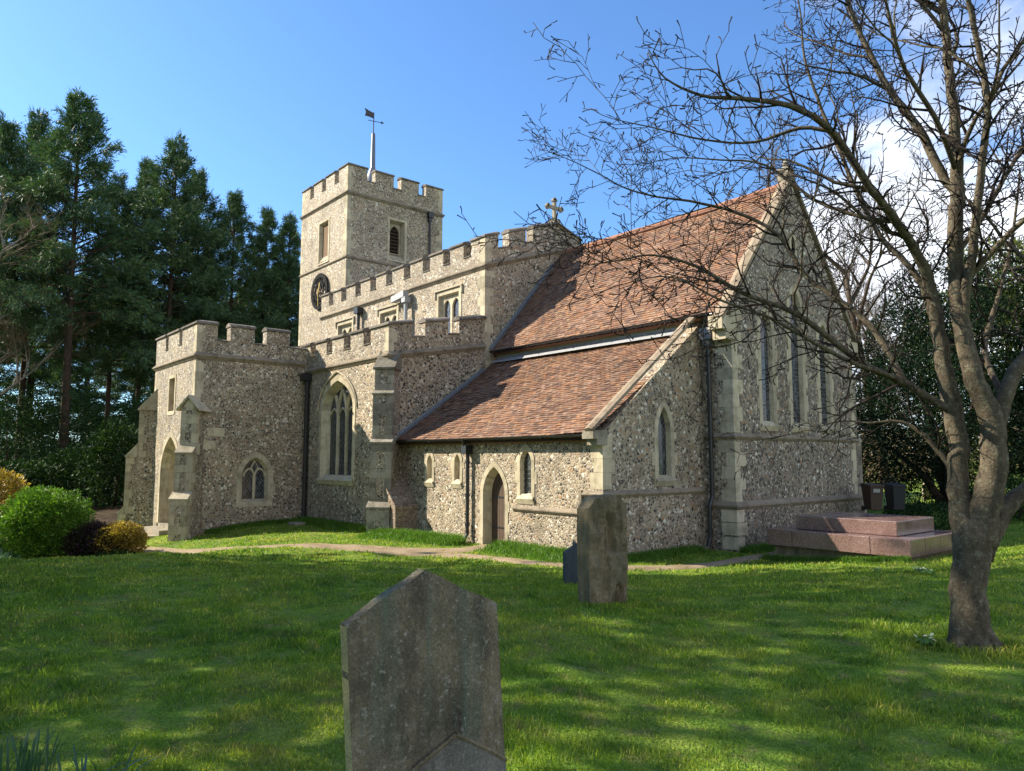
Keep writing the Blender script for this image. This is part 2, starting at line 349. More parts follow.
PATHS = [([(-28.6, 7.4), (-28.2, 6.5), (-26.0, 6.0), (-22.5, 6.9), (-19, 8.3), (-16.8, 9.8), (-15.55, 11.0), (-15.4, 12.3)], .44),
         ([(-17.4, 9.0), (-14.6, 10.7), (-12.2, 11.05), (-10.5, 12.3), (-9.9, 14.0), (-9.75, 16.5), (-9.7, 20), (-9.2, 25)], .27)]
def path_dist(x, y):
    b = 9
    for pts, wd in PL:
        for p in pts:
            d = math.hypot(x - p[0], y - p[1]) - wd
            if d < b: b = d
    return b
PL = []
mb = MB()
for P, wd in PATHS:
    pts = catmull(P, 14); PL.append((pts[::3], wd)); o = len(mb.v); K = 7
    for i, p in enumerate(pts):
        q = pts[min(i + 1, len(pts) - 1)]; r = pts[max(i - 1, 0)]; t = Vector((q[0] - r[0], q[1] - r[1], 0)).normalized(); nn = Vector((-t.y, t.x, 0))
        wl = wd * (1 + .35 * noise.noise((p[0] * .9, p[1] * .9, 5))); wr = wd * (1 + .35 * noise.noise((p[0] * .9, p[1] * .9, 9)))
        for k in range(K):
            s = -wl + (wl + wr) * k / (K - 1); x = p[0] + nn.x * s; y = p[1] + nn.y * s
            mb.v.append((x, y, ground(x, y) + (.03 if 0 < k < K - 1 else -.01) + (.004 if wd < .5 else 0)))
    for i in range(len(pts) - 1):
        for k in range(K - 1): mb.f.append((o + i * K + k, o + i * K + k + 1, o + (i + 1) * K + k + 1, o + (i + 1) * K + k)); mb.m.append(0); mb.c.append(None)
tag(mb.build('path', M['path'], smooth=True), 'trodden earth path along the church wall', kind='structure')

M['litter'] = plain('leaf litter', (.045, .032, .02), .95, 0, .05, .6, 3)
fx = np.arange(-110, -31.7, 1.2); fy = np.arange(-5, 75, 1.2); Vf = np.array([(x, y, ground(x, y) + .05) for y in fy for x in fx]); ii = (np.arange(len(fy) - 1)[:, None] * len(fx) + np.arange(len(fx) - 1)[None]).ravel()
tag(np_mesh('woodland_floor', Vf, np.stack([ii, ii + 1, ii + len(fx) + 1, ii + len(fx)], 1), M['litter'], smooth=True), 'dark leaf litter under the conifers', kind='structure')
# ------------------------------------------------------------------ church
church = thing('church', (-22, 16, 0), 'flint parish church with battlemented tower, nave and porch and red tiled chancel roofs', 'church')
def S_(y0): return lambda a, z, d=0: (a, y0 - d, z)           # faces south
def E_(x0): return lambda a, z, d=0: (x0 + d, a, z)           # faces east
def N_(y0): return lambda a, z, d=0: (a, y0 + d, z)
def W_(x0): return lambda a, z, d=0: (x0 - d, a, z)
def panel(mb, fr, outline, holes=(), th=.5, d=0, mi=0, open_at=None):
    """open_at: along-wall coordinates whose vertical end face is left out (it would lie in the next wall's face); 'all' = every vertical end"""
    loops = [list(outline)] + [list(h) for h in holes]
    flat = [p for l in loops for p in l]
    tris = tessellate_polygon([[Vector((p[0], p[1], 0)) for p in l] for l in loops])
    n = len(flat); vs = [fr(a, z, d) for a, z in flat] + [fr(a, z, d - th) for a, z in flat]
    fs = [tuple(t) for t in tris] + [tuple(i + n for i in t)[::-1] for t in tris]; o = 0
    for l in loops:
        k = len(l)
        for i in range(k):
            j = (i + 1) % k
            if o == 0 and open_at is not None and abs(l[i][0] - l[j][0]) < 1e-6 and (open_at == 'all' or any(abs(l[i][0] - q) < .01 for q in open_at)): continue
            fs.append((o + i, o + j, n + o + j, n + o + i))
        o += k
    mb.add(vs, fs, mi)
def arch(cx, hw, z0, zs, za, n=8):
    """pointed arch outline from bottom left clockwise"""
    r = max(za - zs, hw * 1.5); Rr = (r * r + hw * hw) / (2 * hw); pts = [(cx - hw, z0)]
    a1 = math.asin(min(1, r / Rr)); sc = (za - zs) / r
    L_ = [(cx + (Rr - hw) - Rr * math.cos(a1 * i / n), zs + Rr * math.sin(a1 * i / n) * sc) for i in range(n + 1)]
    L_[-1] = (cx, za)
    pts += L_; pts += [(2 * cx - a, z) for a, z in L_[:-1][::-1]]; pts.append((cx + hw, z0)); return pts
def ring(mb, fr, outer, inner, d0, d1, mi=0, skip_bottom=False):
    """voussoir-like ring: flat front d0 between the outlines, returned to d1 at both edges; outlines have equal counts"""
    n = len(outer)
    for i in range(n - (1 if skip_bottom else 0)):
        j = (i + 1) % n; a, b, c, e = outer[i], outer[j], inner[j], inner[i]
        mb.add([fr(*a, d0), fr(*b, d0), fr(*c, d0), fr(*e, d0), fr(*a, d1), fr(*b, d1), fr(*c, d1), fr(*e, d1)],
               [(0, 1, 2, 3), (0, 4, 5, 1), (3, 2, 6, 7)], mi)
def splay(mb, fr, a, b, d0, d1, mi=0, skip_bottom=False):
    n = len(a)
    for i in range(n - (1 if skip_bottom else 0)):
        j = (i + 1) % n; mb.add([fr(*a[i], d0), fr(*a[j], d0), fr(*b[j], d1), fr(*b[i], d1)], [(0, 1, 2, 3)], mi)
def glass(fr, outline, d, mat, parent, name='glass'):
    g = MB(); g.add([fr(a, z, d) for a, z in outline], [tuple(range(len(outline)))]); return g.build(name, mat, parent, fix=False)
def jambs(mb, fr, cx, hw, z0, z1, step=.3, wid=(.16, .30), d=.012, ow=0):
    z = z0; k = 0
    while z < z1 - .1:
        e = min(z + step * random.uniform(.85, 1.15), z1); wv = wid[k % 2] * random.uniform(.85, 1.1)
        for s in (-1, 1):
            a0 = cx + s * (hw - .01); a1 = cx + s * (hw + wv); lo, hi = min(a0, a1), max(a0, a1)
            p = [fr(lo, z + .004, d), fr(hi, z + .004, d), fr(hi, e - .004, d), fr(lo, e - .004, d), fr(lo, z + .004, -.03), fr(hi, z + .004, -.03), fr(hi, e - .004, -.03), fr(lo, e - .004, -.03)]
            mb.add(p, [(0, 1, 2, 3), (0, 4, 5, 1), (1, 5, 6, 2), (2, 6, 7, 3), (3, 7, 4, 0)])
        z = e; k += 1
def lancet(fr, cx, hw, z0, zs, za, ow=.13, splayd=.22, inset=.07, gm='glass_s', sill=True, mull=False, label=None):
    """returns the hole outline for the wall; builds window part with glass sub-part"""
    outer = arch(cx, hw + ow, z0 - (.16 if sill else 0), zs, za + ow * 1.25); mid = arch(cx, hw + .0, z0, zs, za); inn = arch(cx, hw - inset, z0 + .10, zs, za - inset * 1.3)
    mb = MB(); ring(mb, fr, outer, mid, .018, -.08); splay(mb, fr, mid, inn, .018, -splayd)
    jambs(mb, fr, cx, hw + ow - .03, z0 + .02, zs, .34, (.03, .12), .014)
    if sill:
        s = [(-.16, .03), (-.06, .07), (-.005, .05)]
        mb.add([fr(cx - hw - ow * .9, z0 - .17, .02), fr(cx + hw + ow * .9, z0 - .17, .02), fr(cx + hw + ow * .9, z0 - .04, .075), fr(cx - hw - ow * .9, z0 - .04, .075), fr(cx - hw - ow * .3, z0 + .08, -.02), fr(cx + hw + ow * .3, z0 + .08, -.02),
                fr(cx - hw - ow * .9, z0 - .17, -.05), fr(cx + hw + ow * .9, z0 - .17, -.05)], [(0, 1, 2, 3), (3, 2, 5, 4), (0, 3, 6), (1, 2, 7), (0, 1, 7, 6)])
    o = mb.build('window', M['lime'], church)
    if label: o['label'] = label
    glass(fr, [(a + (cx - a) * -.02, z) for a, z in inn], -splayd + .01, M[gm], o)
    if mull:
        b = MB()
        for k in range(1, 6):
            z = z0 + .1 + (zs - z0) * k / 6; b.add([fr(cx - hw, z - .008, -splayd + .03), fr(cx + hw, z - .008, -splayd + .03), fr(cx + hw, z + .008, -splayd + .03), fr(cx - hw, z + .008, -splayd + .03)], [(0, 1, 2, 3)])
        b.build('glazing_bar', M['black'], o)
    return outer
def mould(mb, fr, a0, z0, a1, z1, prof, mA=0, mB_=0, mi=0, seg=1.1):
    """moulding from a0 to a1 along the wall, profile (d,z); mitre factors push the ends out by d; broken into stones"""
    Lg = abs(a1 - a0); n = max(1, int(Lg / seg)); s = 1 if a1 > a0 else -1
    for k in range(n):
        t0, t1 = k / n, (k + 1) / n
        A = [fr(a0 + (a1 - a0) * t0 - (s * mA * d if k == 0 else 0) + (s * .003 if k else 0), z0 + (z1 - z0) * t0 + z, d) for d, z in prof]
        B = [fr(a0 + (a1 - a0) * t1 + (s * mB_ * d if k == n - 1 else 0), z0 + (z1 - z0) * t1 + z, d) for d, z in prof]
        mb.sweep(A, B, prof, mi)
def string_run(*a):
    mb = MB(); mould(mb, *a); return mb.build('string_course', M['string'], church)
STR = [(-.05, -.10), (.02, -.10), (.075, -.02), (.10, .0), (.10, .045), (-.0, .13), (-.05, .13)]
STR2 = [(-.04, -.06), (.02, -.06), (.07, -.0), (.07, .03), (0, .10), (-.04, .10)]
def quoins(x, y, z0, z1, sx, sy, wa=(.28, .48), step=.34, d=.006):
    """corner stones on the corner (x,y); sx, sy = outward signs"""
    mb = MB(); z = z0; k = 0
    while z < z1 - .05:
        e = min(z + step * random.uniform(.8, 1.2), z1)
        lx, ly = (wa[0], wa[1]) if k % 2 else (wa[1], wa[0]); lx *= random.uniform(.85, 1.1); ly *= random.uniform(.85, 1.1)
        xa, xb = sorted((x + sx * d, x - sx * lx)); ya, yb = sorted((y + sy * d, y - sy * ly))
        mb.box((xa, ya, z + .003), (xb, yb, e - .003)); z = e; k += 1
    return mb.build('quoin', M['lime'], church)
def battlement(fr, spans, total, z_s, z_e, z_m, th, flint_mat, rake=None):
    """one parapet wall with its merlons (one outline) and its coping stones as a sub-part"""
    rk = rake or (lambda a: 0); mid = getattr(rake, 'mid', 1e9); cop = MB(); wall = MB()
    P = .055
    prof = [(P, 0), (P, .055), (.0, .10), (-th / 2, .155), (-th, .10), (-th - P, .055), (-th - P, 0)]
    lowp = [(P * .6, 0), (P * .6, .03), (-th / 2, .085), (-th - P * .6, .03), (-th - P * .6, 0)]
    top = []; prev = total[0]; zt_ = z_m - .10
    if spans[0][0] - total[0] > .05: top.append((total[0], z_e + rk(total[0])))
    for a, b in spans:
        if a - total[0] > .05: top.append((a, z_e + rk(a)))
        top.append((a, zt_ + rk(a)))
        if a < mid < b: top.append((mid, zt_ + rk(mid)))
        top.append((b, zt_ + rk(b)))
        if total[1] - b > .05: top.append((b, z_e + rk(b)))
        pts = [a, mid, b] if a < mid < b else [a, b]
        for p, q in zip(pts[:-1], pts[1:]):
            mould(cop, fr, p - (.03 if p == a and a - total[0] > .05 else 0), zt_ + rk(p) + .002, q + (.03 if q == b and total[1] - b > .05 else 0), zt_ + rk(q) + .002, prof, 1 if p == total[0] else 0, 1 if q == total[1] else 0, seg=3)
        if a - prev > .05: mould(cop, fr, prev + .002, z_e + rk(prev) + .002, a - .002, z_e + rk(a) + .002, lowp, seg=9)
        prev = b
    if total[1] - prev > .05: mould(cop, fr, prev + .002, z_e + rk(prev) + .002, total[1] - .002, z_e + rk(total[1]) + .002, lowp, seg=9); top.append((total[1], z_e + rk(total[1])))
    bot = [(total[1], z_s + rk(total[1]))] + ([(mid, z_s + rk(mid))] if total[0] < mid < total[1] else []) + [(total[0], z_s + rk(total[0]))]
    panel(wall, fr, top + bot, th=th, open_at=total)
    w_ = wall.build('parapet', flint_mat, church); cop.build('coping', M['coping'], w_)
def spans_even(a0, a1, n, gap, first=None):
    Lg = a1 - a0; m = (Lg - gap * (n - 1)) / n; return [(a0 + i * (m + gap), a0 + i * (m + gap) + m) for i in range(n)]
def flat_roof(name, x0, y0, x1, y1, z):
    mb = MB(); mb.box((x0, y0, z - .15), (x1, y1, z)); mb.build(name, M['lead'], church)
def pipe(pts, r=.05, name='downpipe', mat='black', collars=()):
    mb = MB(); mb.tube(pts, r, 10)
    for c in collars: mb.tube([(c[0], c[1], c[2] - .04), (c[0], c[1], c[2] + .04)], r * 1.35, 10)
    return mb.build(name, M[mat], church, smooth=False)

# --- dimensions
XC, YP0, YP1, XP0 = -26.0, 7.85, 11.86, -30.95      # porch
YA, XA, YN, XN = 11.86, -20.12, 15.70, -20.12       # aisle south wall, east walls, nave south wall
YNN = 22.8; XW = -33.0
XT0, XT1, YT0, YT1 = -37.8, -32.5, 16.7, 22.4
YV, XV0, XV1 = 12.374, -20.1, -11.52
YC, YCN, XE = 16.25, 22.75, -10.64

# ---------- tower
tw = MB()
ts = [(XT0, -1), (XT1, -1), (XT1, 15.46), (XT0, 15.46)]
cS = (-35.6 - 34.5) / 2; hS = [(-35.62, 12.35), (-35.62, 14.62), (-34.42, 14.62), (-34.42, 12.35)]
hE = [(19.05, 12.42), (19.05, 14.66), (20.12, 14.66), (20.12, 12.42)]
panel(tw, S_(YT0), ts, [hS], .6, open_at='all')
panel(tw, E_(XT1), [(YT0 + .003, -1), (YT1, -1), (YT1, 15.46), (YT0 + .003, 15.46)], [hE], .6, open_at='all')
panel(tw, N_(YT1), ts, (), .5, open_at='all'); panel(tw, W_(XT0), [(YT0 + .003, -1), (YT1 - .003, -1), (YT1 - .003, 15.46), (YT0 + .003, 15.46)], (), .5, open_at='all')
tw.build('tower_wall', M['flint_pale'], church)
fr = S_(YT0)
for f_, a0, a1 in ((S_(YT0), XT0, XT1), (E_(XT1), YT0, YT1), (N_(YT1), XT0, XT1), (W_(XT0), YT0, YT1)):
    battlement(f_, spans_even(a0, a1, 4, .45), (a0, a1), 15.46, 16.28, 17.0, .36, M['flint_pale'])
for z, pr_ in ((15.46, STR), (12.18, STR2)):
    for f_, a0, a1 in ((S_(YT0), XT0, XT1), (E_(XT1), YT0, YT1), (N_(YT1), XT0, XT1), (W_(XT0), YT0, YT1)): string_run(f_, a0, z, a1, z, pr_, 1, 1)
mb = MB()
for x, sx, y, sy in ((XT1, 1, YT0, -1), (XT0, -1, YT0, -1), (XT1, 1, YT1, 1)):
    quoins(x, y, 0, 12.0, sx, sy, (.22, .38)); quoins(x, y, 12.3, 15.3, sx, sy, (.22, .38)); quoins(x, y, 15.62, 16.9, sx, sy, (.2, .3))
# belfry windows: stone-framed square recess with louvres under a small arch
def belfry(fr, a0, a1, z0, z1, deep=.42, arched=False, lc='louvre'):
    mb = MB(); o_ = [(a0 - .13, z0 + .02), (a0 - .13, z1 + .13), (a1 + .13, z1 + .13), (a1 + .13, z0 + .02)]
    i_ = [(a0, z0 + .1), (a0, z1), (a1, z1), (a1, z0 + .1)]; ring(mb, fr, o_, i_, .02, -.05, skip_bottom=True)
    q = [(a0 + .09, z0 + .42), (a0 + .09, z1 - .09), (a1 - .09, z1 - .09), (a1 - .09, z0 + .42)]
    splay(mb, fr, i_, q, .02, -deep)
    mb.add([fr(a0 - .13, z0 - .02, .04), fr(a1 + .13, z0 - .02, .04), fr(a1 + .02, z0 + .14, -.02), fr(a0 - .02, z0 + .14, -.02)], [(0, 1, 2, 3)])
    if arched:
        aa, ab = a0 + .10, a1 - .10; cxx = (aa + ab) / 2; hw = (ab - aa) / 2 - .07
        panel(mb, fr, [(aa, z0 + .42), (aa, z1 - .09), (ab, z1 - .09), (ab, z0 + .42)], [arch(cxx, hw, z0 + .48, z1 - .65, z1 - .2)], .12, -deep + .08)
    w_ = mb.build('window', M['lime'], church)
    if lc == 'board':
        glass(fr, [(a0, z0 + .3), (a1, z0 + .3), (a1, z1), (a0, z1)], -deep + .01, M['board'], w_, 'shutter'); return
    lv = MB(); k = 9
    for i in range(k):
        z = z0 + .42 + (z1 - z0 - .5) * i / k; h = (z1 - z0 - .5) / k * 1.1
        lv.add([fr(a0 + .05, z, -deep - .0), fr(a1 - .05, z, -deep - .0), fr(a1 - .05, z + h, -deep - .14), fr(a0 + .05, z + h, -deep - .14), fr(a0 + .05, z - .02, -deep - .0), fr(a1 - .05, z - .02, -deep), ], [(0, 1, 2, 3), (4, 5, 1, 0)])
    lv.add([fr(a0, z0, -deep - .16), fr(a1, z0, -deep - .16), fr(a1, z1, -deep - .16), fr(a0, z1, -deep - .16)], [(0, 1, 2, 3)], 1)
    lv.build('louvre', [M['louvre'] if lc == 'louvre' else M['darkwood'], M['black']], w_)
belfry(S_(YT0), -35.55, -34.5, 12.36, 14.55, .16, lc='board'); belfry(E_(XT1), 19.12, 20.02, 12.43, 14.58, .34, True, 'dark')
# clock: open skeleton ring with bars, hands and twelve marks
ck = MB(); cc = (-35.2, 10.9); fr = S_(YT0)
def cpt(a, r, d): return fr(cc[0] + r * math.sin(a), cc[1] + r * math.cos(a), d)
for r0, r1 in ((.72, .95), (.40, .52)):
    for i in range(48):
        a, b = 2 * math.pi * i / 48, 2 * math.pi * (i + 1) / 48
        ck.add([cpt(a, r0, .12), cpt(b, r0, .12), cpt(b, r1, .12), cpt(a, r1, .12), cpt(a, r0, .07), cpt(b, r0, .07), cpt(b, r1, .07), cpt(a, r1, .07)], [(0, 1, 2, 3), (4, 7, 6, 5), (0, 4, 5, 1), (3, 2, 6, 7)])
clock = ck.build('clock_dial', M['dial'], church)
ROM = ['XII', 'I', 'II', 'III', 'IIII', 'V', 'VI', 'VII', 'VIII', 'IX', 'X', 'XI']
nm = MB()
def bar(mb, p, q, wd, d0=.13, d1=.10):
    t = Vector((q[0] - p[0], q[1] - p[1])).normalized(); n = Vector((-t.y, t.x)) * wd / 2
    c = [(p[0] + n.x, p[1] + n.y), (q[0] + n.x, q[1] + n.y), (q[0] - n.x, q[1] - n.y), (p[0] - n.x, p[1] - n.y)]
    mb.add([fr(a, z, d0) for a, z in c] + [fr(a, z, d1) for a, z in c], [(0, 1, 2, 3), (0, 4, 5, 1), (1, 5, 6, 2), (2, 6, 7, 3), (3, 7, 4, 0)])
for h, s in enumerate(ROM):
    a = 2 * math.pi * h / 12; rd = Vector((math.sin(a), math.cos(a))); tn = Vector((math.cos(a), -math.sin(a)))
    w_ = sum({'I': .055, 'V': .10, 'X': .10}[c] for c in s); x = -w_ / 2
    def g(u, v): return (cc[0] + rd.x * v + tn.x * u, cc[1] + rd.y * v + tn.y * u)
    for c in s:
        cw = {'I': .055, 'V': .10, 'X': .10}[c]; m_ = x + cw / 2
        if c == 'I': bar(nm, g(m_, .53), g(m_, .76), .032)
        elif c == 'V': bar(nm, g(x + .012, .76), g(m_, .53), .03); bar(nm, g(x + cw - .012, .76), g(m_, .53), .022)
        else: bar(nm, g(x + .012, .76), g(x + cw - .012, .53), .03); bar(nm, g(x + cw - .012, .76), g(x + .012, .53), .022)
        x += cw
nm.build('numeral', M['dial'], clock)
hm = MB(); bar(hm, (cc[0], cc[1] - .12), (cc[0] + .16, cc[1] + .42), .08, .17, .15); bar(hm, (cc[0] - .02, cc[1] + .1), (cc[0] + .06, cc[1] - .78), .04, .19, .175)
hm.build('clock_hand', M['gold'], clock)
cb = MB()
for s in range(4):
    a = R(45 + 90 * s); bar(cb, (cc[0] + .05 * math.sin(a), cc[1] + .05 * math.cos(a)), (cc[0] + .9 * math.sin(a), cc[1] + .9 * math.cos(a)), .035, .09, .02)
cb.build('bracket', M['black'], clock)
flat_roof('tower_roof', XT0 + .3, YT0 + .3, XT1 - .3, YT1 - .3, 15.7)
# staff with lead base and vane
px, py = -35.15, 19.55; mb = MB()
mb.tube([(px, py, 15.7), (px, py, 17.2), (px, py, 17.75), (px, py, 18.25), (px, py, 20.2), (px, py, 20.3)], [.9, .55, .34, .14, .105, .04], 10)
fp = mb.build('vane_staff', M['lead'], church, smooth=True)
mb = MB(); mb.tube([(px, py, 20.25), (px, py, 21.45)], .03, 8); 
t = Vector((.25, .97, 0)).normalized()
mb.tube([Vector((px, py, 20.95)) - t * .32, Vector((px, py, 20.95)) + t * .42], .018, 6)
p0 = Vector((px, py, 21.1)); 
def vp(u, z): q = p0 + t * u; return (q.x, q.y, q.z + z)
for s in (-.012, .012):
    nn = Vector((t.y, -t.x, 0)) * s
    mb.add([tuple(Vector(vp(u, z)) + nn) for u, z in ((.0, .0), (.0, .32), (-.25, .40), (-.52, .52), (-.44, .30), (-.50, .08), (-.25, .06))], [tuple(range(7))])
mb.add([vp(.42, -.24), vp(.42, -.06), vp(.62, -.15)], [(0, 1, 2)])
mb.build('weathervane', M['black'], church)
mb = MB(); mb.box((XT1 + .01, 21.38, 15.15), (XT1 + .24, 21.68, 15.45)); mb.box((XT1 + .02, 21.44, 14.95), (XT1 + .18, 21.62, 15.15)); mb.build('rainwater_head', M['black'], church)
pipe([(XT1 + .1, 21.53, 15.2), (XT1 + .1, 21.53, 10)], .06, collars=[(XT1 + .1, 21.53, z) for z in (14.2, 12.6, 11)])

# ---------- nave with clerestory
class Rake:
    def __init__(s, mid, k): s.mid = mid; s.k = k
    def __call__(s, a): return s.k * (s.mid - 15.70) - s.k * abs(a - s.mid)
rk = Rake(19.25, .335)
nw = MB()
def sq_win_hole(a0, a1, z0, z1): return [(a0, z0), (a0, z1), (a1, z1), (a1, z0)]
CL = [(-23.0, -21.62), (-27.35, -25.97), (-31.2, -29.8)]
panel(nw, S_(YN), [(XW, -1), (XN, -1), (XN, 9.04), (XW, 9.04)], [sq_win_hole(a, b, 6.75, 8.5) for a, b in CL], .55, open_at='all')
eo = [(YN + .003, -1), (YNN, -1), (YNN, 9.04), (19.25, 9.04 + rk(19.25)), (YN + .003, 9.04)]
panel(nw, E_(XN), eo, (), .5, open_at='all'); panel(nw, N_(YNN), [(XW, -1), (XN - .003, -1), (XN - .003, 9.04), (XW, 9.04)], (), .5, open_at='all')
panel(nw, W_(XW), [(YN + .004, -1), (YNN - .004, -1), (YNN - .004, 9.04), (YN + .004, 9.04)], (), .4, open_at='all')
nw.build('nave_wall', M['flint_pale'], church)
mer = [(-33.0, -32.2), (-31.75, -30.95), (-30.45, -29.6), (-29.1, -28.25), (-27.75, -26.9), (-26.4, -25.5), (-25.0, -24.1), (-23.6, -22.7), (-22.25, -21.4), (-20.95, XN)]
battlement(S_(YN), mer, (XW, XN), 9.04, 9.56, 10.2, .38, M['flint_porch'])
battlement(E_(XN), [(YN, 16.31), (16.80, 17.60), (17.97, 20.53), (20.9, 21.7), (22.19, YNN)], (YN, YNN), 9.04, 9.56, 10.2, .38, M['flint_porch'], rk)
battlement(N_(YNN), mer, (XW, XN), 9.04, 9.56, 10.2, .38, M['flint_porch'])
string_run(S_(YN), XW, 9.04, XN, 9.04, STR, 0, 1)
string_run(E_(XN), YN, 9.04, 19.25, 9.04 + rk(19.25), STR, 1, 0); string_run(E_(XN), 19.25, 9.04 + rk(19.25), YNN, 9.04, STR, 0, 1)
quoins(XN, YN, 0, 8.9, 1, -1, (.25, .42)); quoins(XN, YN, 9.2, 10.1, 1, -1, (.25, .3), .3)
flat_roof('nave_roof', XW + .3, YN + .3, XN - .3, YNN - .3, 9.35)
def square_window(fr, a0, a1, z0, z1, n=2, rv=.22):
    mb = MB(); o_ = [(a0 - .12, z0 - .1), (a0 - .12, z1 + .12), (a1 + .12, z1 + .12), (a1 + .12, z0 - .1)]; i_ = [(a0 + .03, z0 + .03), (a0 + .03, z1 - .03), (a1 - .03, z1 - .03), (a1 - .03, z0 + .03)]
    ring(mb, fr, o_, i_, .02, -.04); q = [(a0 + .12, z0 + .12), (a0 + .12, z1 - .12), (a1 - .12, z1 - .12), (a1 - .12, z0 + .12)]
    splay(mb, fr, i_, q, .02, -rv)
    W_2 = (a1 - a0 - .24) / n; holes = []
    for k in range(n):
        c = a0 + .12 + W_2 * (k + .5); holes.append(arch(c, W_2 / 2 - .055, z0 + .16, z1 - .52, z1 - .2))
    panel(mb, fr, [(a0 + .1, z0 + .1), (a0 + .1, z1 - .1), (a1 - .1, z1 - .1), (a1 - .1, z0 + .1)], holes, .12, -rv + .10)
    for s in (-1, 1):                                      # hood mould drops
        mould(mb, fr, (a0 if s < 0 else a1) + s * .12, z1 + .13, (a0 if s < 0 else a1) + s * .20, z1 + .13, [(-.02, -.25), (.07, -.25), (.07, 0), (-.02, 0)])
    mould(mb, fr, a0 - .2, z1 + .14, a1 + .2, z1 + .14, [(-.02, 0), (.08, 0), (.08, .03), (0, .08), (-.02, .08)])
    w_ = mb.build('window', M['lime'], church); glass(fr, q, -rv + .02, M['glass_d'], w_)
for a, b in CL: square_window(S_(YN), a, b, 6.8, 8.45)
# rainwater heads and pipes of the clerestory
mb = MB(); y = YN
mb.add([(-25.9, y - .10, 8.62), (-24.95, y - .10, 8.72), (-24.95, y - .36, 8.72), (-25.9, y - .36, 8.62), (-25.9, y - .10, 8.86), (-24.95, y - .10, 8.98), (-24.95, y - .36, 8.98), (-25.9, y - .36, 8.86)],
       [(0, 3, 2, 1), (4, 5, 6, 7), (0, 1, 5, 4), (1, 2, 6, 5), (2, 3, 7, 6), (3, 0, 4, 7)])
mb.box((-25.12, y - .34, 8.5), (-24.86, y - .06, 8.72)); mb.build('rainwater_head', M['leadlight'], church)
pipe([(-25.0, y - .2, 8.75), (-25.0, y - .2, 5.8)], .075, mat='leadlight')
pipe([(-29.0, y - .14, 8.8), (-29.0, y - .14, 6)], .07); mb = MB(); mb.box((-29.18, y - .3, 8.65), (-28.82, y - .02, 8.92)); mb.build('rainwater_head', M['black'], church)
# gable cross on the nave
mb = MB(); x = XN - .19; yc = 19.25
mb.box((x - .16, yc - .16, 11.25), (x + .16, yc + .16, 11.52)); mb.box((x - .06, yc - .06, 11.5), (x + .06, yc + .06, 12.2))
mb.box((x - .055, yc - .34, 11.93), (x + .055, yc + .34, 12.05))
for (dy, dz) in ((.34, 0), (-.34, 0), (0, .28)):
    cy_, cz_ = yc + dy, 11.99 + dz
    for q in range(3):
        a = math.atan2(dz, dy) + (q - 1) * 1.4; mb.tube([(x - .06, cy_ + .06 * math.cos(a), cz_ + .06 * math.sin(a)), (x + .06, cy_ + .06 * math.cos(a), cz_ + .06 * math.sin(a))], .065, 8)
mb.build('gable_cross', M['lime_grey'], church)

# ---------- south aisle
aw = MB(); BW = (-23.5, 1.16, 1.6, 4.0, 5.0)      # big window: centre, half width, sill, spring, apex
rkA = lambda a: .172 * (a - YA)
bigo = arch(BW[0], BW[1] + .17, BW[2] - .12, BW[3], BW[4] + .2)
panel(aw, S_(YA), [(XW, -1), (XA, -1), (XA, 5.5), (XW, 5.5)], [bigo], .6, open_at='all')
panel(aw, E_(XA + .02), [(YA + .003, -1), (YN + .0, -1), (YN + .0, 5.5 + rkA(YN)), (YA + .003, 5.5)], (), .6, open_at='all')
panel(aw, W_(XW), [(YA + .004, -1), (YN - .01, -1), (YN - .01, 5.5), (YA + .004, 5.5)], (), .5, open_at='all')
aw.build('aisle_wall', M['flint'], church)
mer = [(-33, -32.3), (-31.8, -31.0), (-30.5, -29.7), (-29.2, -28.4), (-27.9, -27.05), (-26.55, -25.75), (-25.3, -24.42), (-24.0, -23.1), (-22.62, -21.72), (-21.25, XA + .02)]
battlement(S_(YA), mer, (XW, XA + .02), 5.5, 6.02, 6.6, .36, M['flint_porch'])
class RA:
    mid = 1e9
    def __call__(s, a): return .172 * (a - YA)
battlement(E_(XA + .02), [(YA, 12.72), (13.22, 14.14), (14.59, YN - .02)], (YA, YN - .02), 5.5, 6.02, 6.6, .36, M['flint_porch'], RA())
string_run(S_(YA), XW, 5.5, XA + .02, 5.5, STR, 0, 1); string_run(E_(XA + .02), YA, 5.5, YN - .02, 5.5 + rkA(YN), STR, 1, 0)
quoins(XA + .02, YA, 0, 5.36, 1, -1, (.2, .32)); quoins(XA + .02, YA, 5.66, 6.4, 1, -1, (.22, .3), .3)
flat_roof('aisle_roof', XW + .3, YA + .3, XA - .3, YN + .1, 5.8)
# the three-light window with interlaced tracery
fr = S_(YA); mb = MB(); c0, hw, z0, zs, za = BW
mid = arch(c0, hw, z0, zs, za, 10); inn = arch(c0, hw - .2, z0 + .14, zs, za - .2, 10); outr = arch(c0, hw + .17, z0 - .12, zs, za + .2, 10)
ring(mb, fr, outr, mid, .02, -.05); splay(mb, fr, mid, inn, .02, -.26)
mb.add([fr(c0 - hw - .2, z0 - .2, .03), fr(c0 + hw + .2, z0 - .2, .03), fr(c0 + hw + .2, z0 - .04, .1), fr(c0 - hw - .2, z0 - .04, .1), fr(c0 - hw, z0 + .12, -.1), fr(c0 + hw, z0 + .12, -.1)], [(0, 1, 2, 3), (3, 2, 5, 4)])
hood = arch(c0, hw + .27, zs, zs, za + .31, 10)[1:-1]
for p, q in zip(hood[:-1], hood[1:]):
    mb.tube([fr(*p, .03), fr(*q, .03)], .035, 6)
w_ = mb.build('window', M['lime'], church)
glass(fr, inn, -.25, M['glass_d'], w_)
tr = MB(); ihw = hw - .2
